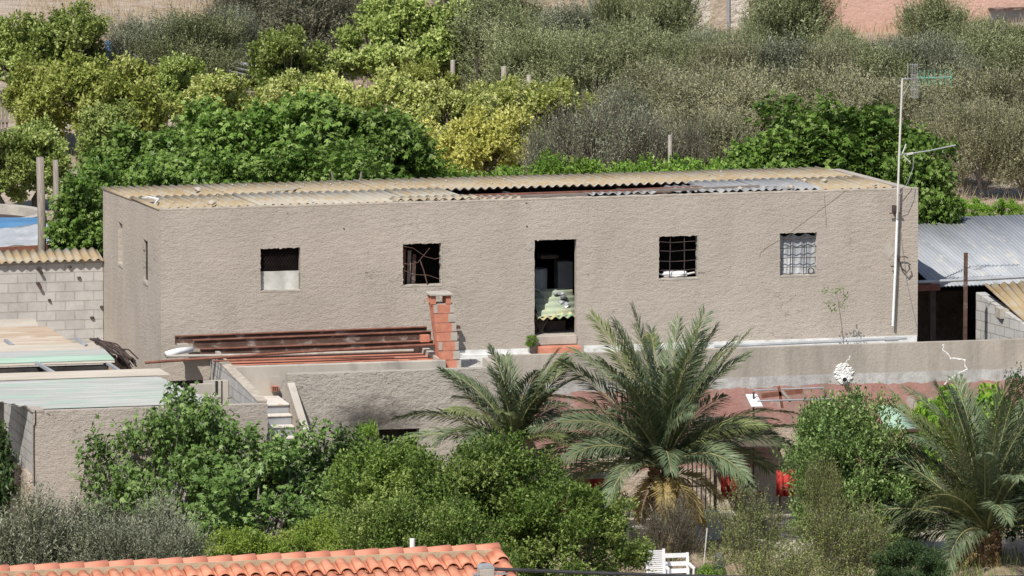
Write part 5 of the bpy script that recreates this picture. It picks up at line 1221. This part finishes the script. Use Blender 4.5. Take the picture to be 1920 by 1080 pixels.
T_('olive','olive_tree', 240,1220,985,210,'lowest grey olive right above the tiled ridge', leaf='olivegrey', group=gol, z=ZL)
T_('fig','dark_tree', -18,1060,765,90,'dark leafy tree cut by the left edge below the yard', 'tree', leaf='dark', z=ZL)
T_('rose','rose_bush', 1600,1060,745,250,'tall rose bush with fresh green leaves below the drain pipe', 'bush', leaf='rose', z=ZL)
T_('rose','rose_bush', 1545,1040,760,120,'slimmer rose bush left of the tall one', 'bush', leaf='rose', z=ZL)
T_('rose','rose_bush', 1675,1050,845,150,'lower rose bush left of the right palm', 'bush', leaf='rose', z=ZL)
gsp = 'sparse twiggy shrubs at the lower right'
T_('sparse','twiggy_shrub', 1410,1120,925,170,'sparse twiggy shrub in front of the round table', 'shrub', group=gsp, z=ZL)
T_('sparse','twiggy_shrub', 1590,1150,930,210,'sparse twiggy shrub at the bottom left of the right palm', 'shrub', group=gsp, z=ZL)
T_('sparse','twiggy_shrub', 1545,1080,845,90,'tall sparse shrub beside the bright red cloth', 'shrub', group=gsp, z=ZL)
T_('sparse','twiggy_shrub', 1480,1200,1010,200,'lowest sparse shrub at the bottom edge', 'shrub', group=gsp, z=ZL)
gv = 'vine foliage below the parapet'
T_('vine','grape_vine', 1775,800,722,95,'bright vine foliage above the palm at the right', 'vine', leaf='vine', group=gv, y=-2.2, z=-2.3)
T_('vine','grape_vine', 1850,795,718,80,'bright vine foliage nearest the right edge', 'vine', leaf='vine', group=gv, y=-2.2, z=-2.3)
T_('vine','grape_vine', 1738,815,748,70,'bright vine foliage beside the green awning', 'vine', leaf='vine', group=gv, y=-2.3, z=-2.5)
T_('vine','grape_vine', 1545,850,745,75,'young vine top left of the drain pipe', 'vine', leaf='rose', group=gv, y=-2.3, z=-2.3)
T_('bush','dark_tree', 1945,1050,715,150,'dark leafy tree at the right edge behind the palm', 'tree', leaf='dark', z=ZL)
T_('bush','dark_tree', 1700,1170,1010,150,'dark-leaved bush under the right palm fronds', 'bush', leaf='dark', z=ZL)
T_('twig','dead_shrub', 1255,1085,945,120,'leafless grey brushwood under the big palm', 'shrub', z=ZL, leaf='pine')
T_('shrub','garden_weed', 1335,1120,1050,60,'small green weeds beside the grey metal plate', 'weed', leaf='shrub', z=ZL)
T_('shrub','garden_weed', 1130,1010,900,90,'low green plant in front of the orange plinth', 'weed', leaf='shrub', z=ZL)
# small plants on the building
def weed(px, pb, pt, w_, y, lb, leaf):
    b = W(px, pb, y=y); fx, fy, s = PX(b)
    return put_tree('wall_weed', PT['shrub'][0], b, w_/s, (pb-pt)/s, lb, 'weed', 'weeds at the foot of the long wall', L_[leaf], grn.uniform(0, 6))
weed(997, 652, 625, 22, -.15, 'small green weed at the left of the door step', 'shrub')
weed(852, 687, 655, 22, -1.2, 'small weed at the foot of the chimney', 'weed')
weed(1220, 655, 622, 28, -.2, 'dry yellowish weed behind the big palm fronds', 'yellow')
sp = empty('sapling', W(1582, 640, y=-.7), 'thin tree tobacco sapling with a tuft of leaves before the right wall', 'sapling')
mb = MB(); b0 = W(1582,645,y=-.7); b1 = W(1577,600,y=-.7); b2 = W(1571,560,y=-.7); mb.tube([b0, b1, b2], [.01, .008, .005], 5)
ends = [W(x, y_, y=-.7) for x, y_ in ((1550,545),(1556,570),(1578,540),(1586,556),(1568,548),(1563,580),(1580,575))]
for e in ends: mb.tube([b1.lerp(b2, .6), b2.lerp(e, .6), e], .003, 4)
mb.build('stem', M['drytwig'], sp)
g_ = np.random.default_rng(3); P = np.concatenate([np.array(e)+g_.normal(0, .035, (14, 3)) for e in ends])
me = leafmesh('leaves', P-np.array(sp.location), g_.normal(size=P.shape), g_.normal(size=P.shape)+np.array([0,-.6,.8]), np.full(len(P), .07), np.full(len(P), .028), L_['rose'], g_.uniform(0, 1, len(P)))
o = bpy.data.objects.new('leaves', me); C.objects.link(o); o.parent = sp
# ------------------------------------------------------------------ palms
def frond_mesh(g, az, el, L, droop, leaf, wl=.36, n=104):
    """one pinnate frond starting at the origin: arching midrib and two rows of narrow leaflets"""
    hx = RR*math.cos(az)+np.array([-RR[1], RR[0], 0])*math.sin(az); up = np.array([0, 0, 1.])
    K = 26; pts = [np.zeros(3)]; tans = []
    bend = g.normal(0, .12); side0 = np.cross(hx, up)
    for i in range(K):
        t = i/K; e = el-droop*t**1.4; d = hx*math.cos(e)+up*math.sin(e)+side0*bend*t; d = d/np.linalg.norm(d); tans.append(d); pts.append(pts[-1]+d*L/K)
    tans.append(tans[-1]); pts = np.array(pts); tans = np.array(tans)
    t = np.linspace(.10, 1, n); f = t*K; i0 = np.minimum(f.astype(int), K-1); fr = (f-i0)[:, None]
    P = pts[i0]*(1-fr)+pts[i0+1]*fr; D = tans[i0]
    roll = g.normal(0, .5); A_, N_, LL, WW, TT = [], [], [], [], []; PP = []
    for s in (-1, 1):
        sd = unit(np.cross(D, up+hx*.001)); nn = np.cross(sd, D)
        sd, nn = sd*math.cos(roll)+nn*math.sin(roll), nn*math.cos(roll)-sd*math.sin(roll)
        ang = .95-.5*t+g.normal(0, .07, n)
        a = D*np.cos(ang)[:, None]+(sd*s*.9+nn*.32)*np.sin(ang)[:, None]+g.normal(0, .085, (n, 3))+np.array([0, 0, -.10])*(1+1.5*t[:, None])
        PP.append(P); A_.append(a); N_.append(nn+sd*s*-.35+g.normal(0, .12, (n, 3)))
        LL.append(wl*1.15*(.45+.75*np.sin(np.pi*np.clip(t*.92+.06, 0, 1))**.8)*g.uniform(.85, 1.1, n)); WW.append(np.full(n, .026)); TT.append(np.clip(g.normal(.5, .16, n), 0, 1))
    me = leafmesh('frond', np.concatenate(PP), np.concatenate(A_), np.concatenate(N_), np.concatenate(LL), np.concatenate(WW), leaf, np.concatenate(TT))
    mb = MB(); mb.tube([Vector(p) for p in pts], [.022*(1-.85*i/K)+.003 for i in range(K+1)], 5)
    rb = meshfrom(mb, 'midrib', M['midrib'])
    return me, rb
M['midrib'] = surf('palm_midrib', (.22,.22,.09), (.30,.29,.13), 5, .6, None)
def palm(loc, heart_z, L, nf, seed, label, wl, specs=(), skirt=6, tr=.2):
    g = np.random.default_rng(seed); t = empty('date_palm', loc, label, 'palm', 'date palms of the lower garden')
    h = heart_z-loc[2]
    mb = MB(); n = 14; pts = []; rs = []
    for i in range(n+1): pts.append((0, 0, h*i/n-.1)); rs.append(tr*(1.05+.12*(i % 2)))
    mb.tube(pts, rs, 11)
    for i in range(110):
        a = g.uniform(0, 6.28); z = g.uniform(.0, h); d = Vector((math.cos(a), math.sin(a), 0))
        mb.bar(d*tr+Vector((0, 0, z)), d*(tr+.10)+Vector((0, 0, z+.16)), .07, .03)
    o = bpy.data.objects.new('trunk', meshfrom(mb, 'trunk', M['palmtrunk'], False)); C.objects.link(o); o.parent = t
    S_ = list(specs)
    for i in range(nf):
        q = (i+.5)/nf; S_.append((i*2.39996+g.normal(0, .15), R(87-66*q+g.normal(0, 6)), L*(1.02-.24*q+g.normal(0, .04)), R(24+56*q+g.normal(0, 9))))
    for k, (az, el, l, dr) in enumerate(S_):
        lf = L_['palm'] if g.uniform() > .3 else L_['palmy']
        me, rb = frond_mesh(g, az, el, l, dr, lf, wl)
        me.materials.append(M['midrib'])
        o = bpy.data.objects.new('frond', me); C.objects.link(o); o.parent = t; o.location = (0, 0, h)
        r2 = bpy.data.objects.new('midrib', rb); C.objects.link(r2); r2.parent = o
    for k in range(skirt):
        me, rb = frond_mesh(g, g.uniform(0, 6.28), R(-35+g.normal(0, 12)), L*.45, R(50), L_['palmdry'], wl*.8)
        o = bpy.data.objects.new('dead_frond', me); C.objects.link(o); o.parent = t; o.location = (0, 0, h-.1)
    return t
def palm_at(px, ph, y, *a, **k):
    p = W(px, ph, y=y); return palm(Vector((p.x, y, ZL)), p.z, *a, **k)
# specs: azimuth from picture right, elevation, length, droop
D2 = R
palm_at(1243, 880, -5.6, 3.0, 42, 3, 'biggest date palm, in the middle of the lower garden', .40,
        [(D2(175), D2(74), 3.35, D2(22)), (D2(170), D2(84), 3.3, D2(14)), (D2(10), D2(80), 3.2, D2(16)), (D2(0), D2(66), 3.2, D2(20)), (D2(182), D2(58), 3.0, D2(26)),
         (D2(-5), D2(48), 3.0, D2(60)), (D2(5), D2(35), 2.9, D2(45)), (D2(184), D2(46), 2.9, D2(70)), (D2(176), D2(32), 2.7, D2(70)), (D2(165), D2(80), 3.1, D2(20)), (D2(20), D2(76), 3.0, D2(22)), (D2(200), D2(70), 2.8, D2(30)), (D2(-20), D2(72), 2.9, D2(26)), (D2(2), D2(18), 2.6, D2(50)), (D2(185), D2(10), 2.3, D2(60))], skirt=9, tr=.2)
palm_at(965, 838, -4.6, 2.1, 24, 8, 'small date palm rising out of the bushes left of the biggest', .32,
        [(D2(0), D2(64), 2.0, D2(18)), (D2(178), D2(52), 2.1, D2(16)), (D2(180), D2(34), 2.5, D2(50)), (D2(182), D2(18), 2.4, D2(35)), (D2(170), D2(78), 1.6, D2(15))], skirt=2, tr=.13)
palm_at(1850, 1000, -9.0, 3.3, 44, 15, 'date palm at the right edge of the lower garden', .40,
        [(D2(175), D2(62), 3.3, D2(18)), (D2(180), D2(80), 3.0, D2(12)), (D2(10), D2(84), 3.0, D2(10)), (D2(180), D2(48), 3.1, D2(30)), (D2(178), D2(34), 2.9, D2(45)), (D2(183), D2(22), 2.7, D2(45)), (D2(0), D2(60), 3.0, D2(25)), (D2(185), D2(8), 2.6, D2(30)), (D2(190), D2(66), 3.2, D2(30)), (D2(170), D2(54), 3.3, D2(35)), (D2(195), D2(28), 3.0, D2(50)), (D2(176), D2(40), 3.2, D2(55))], skirt=3, tr=.2)
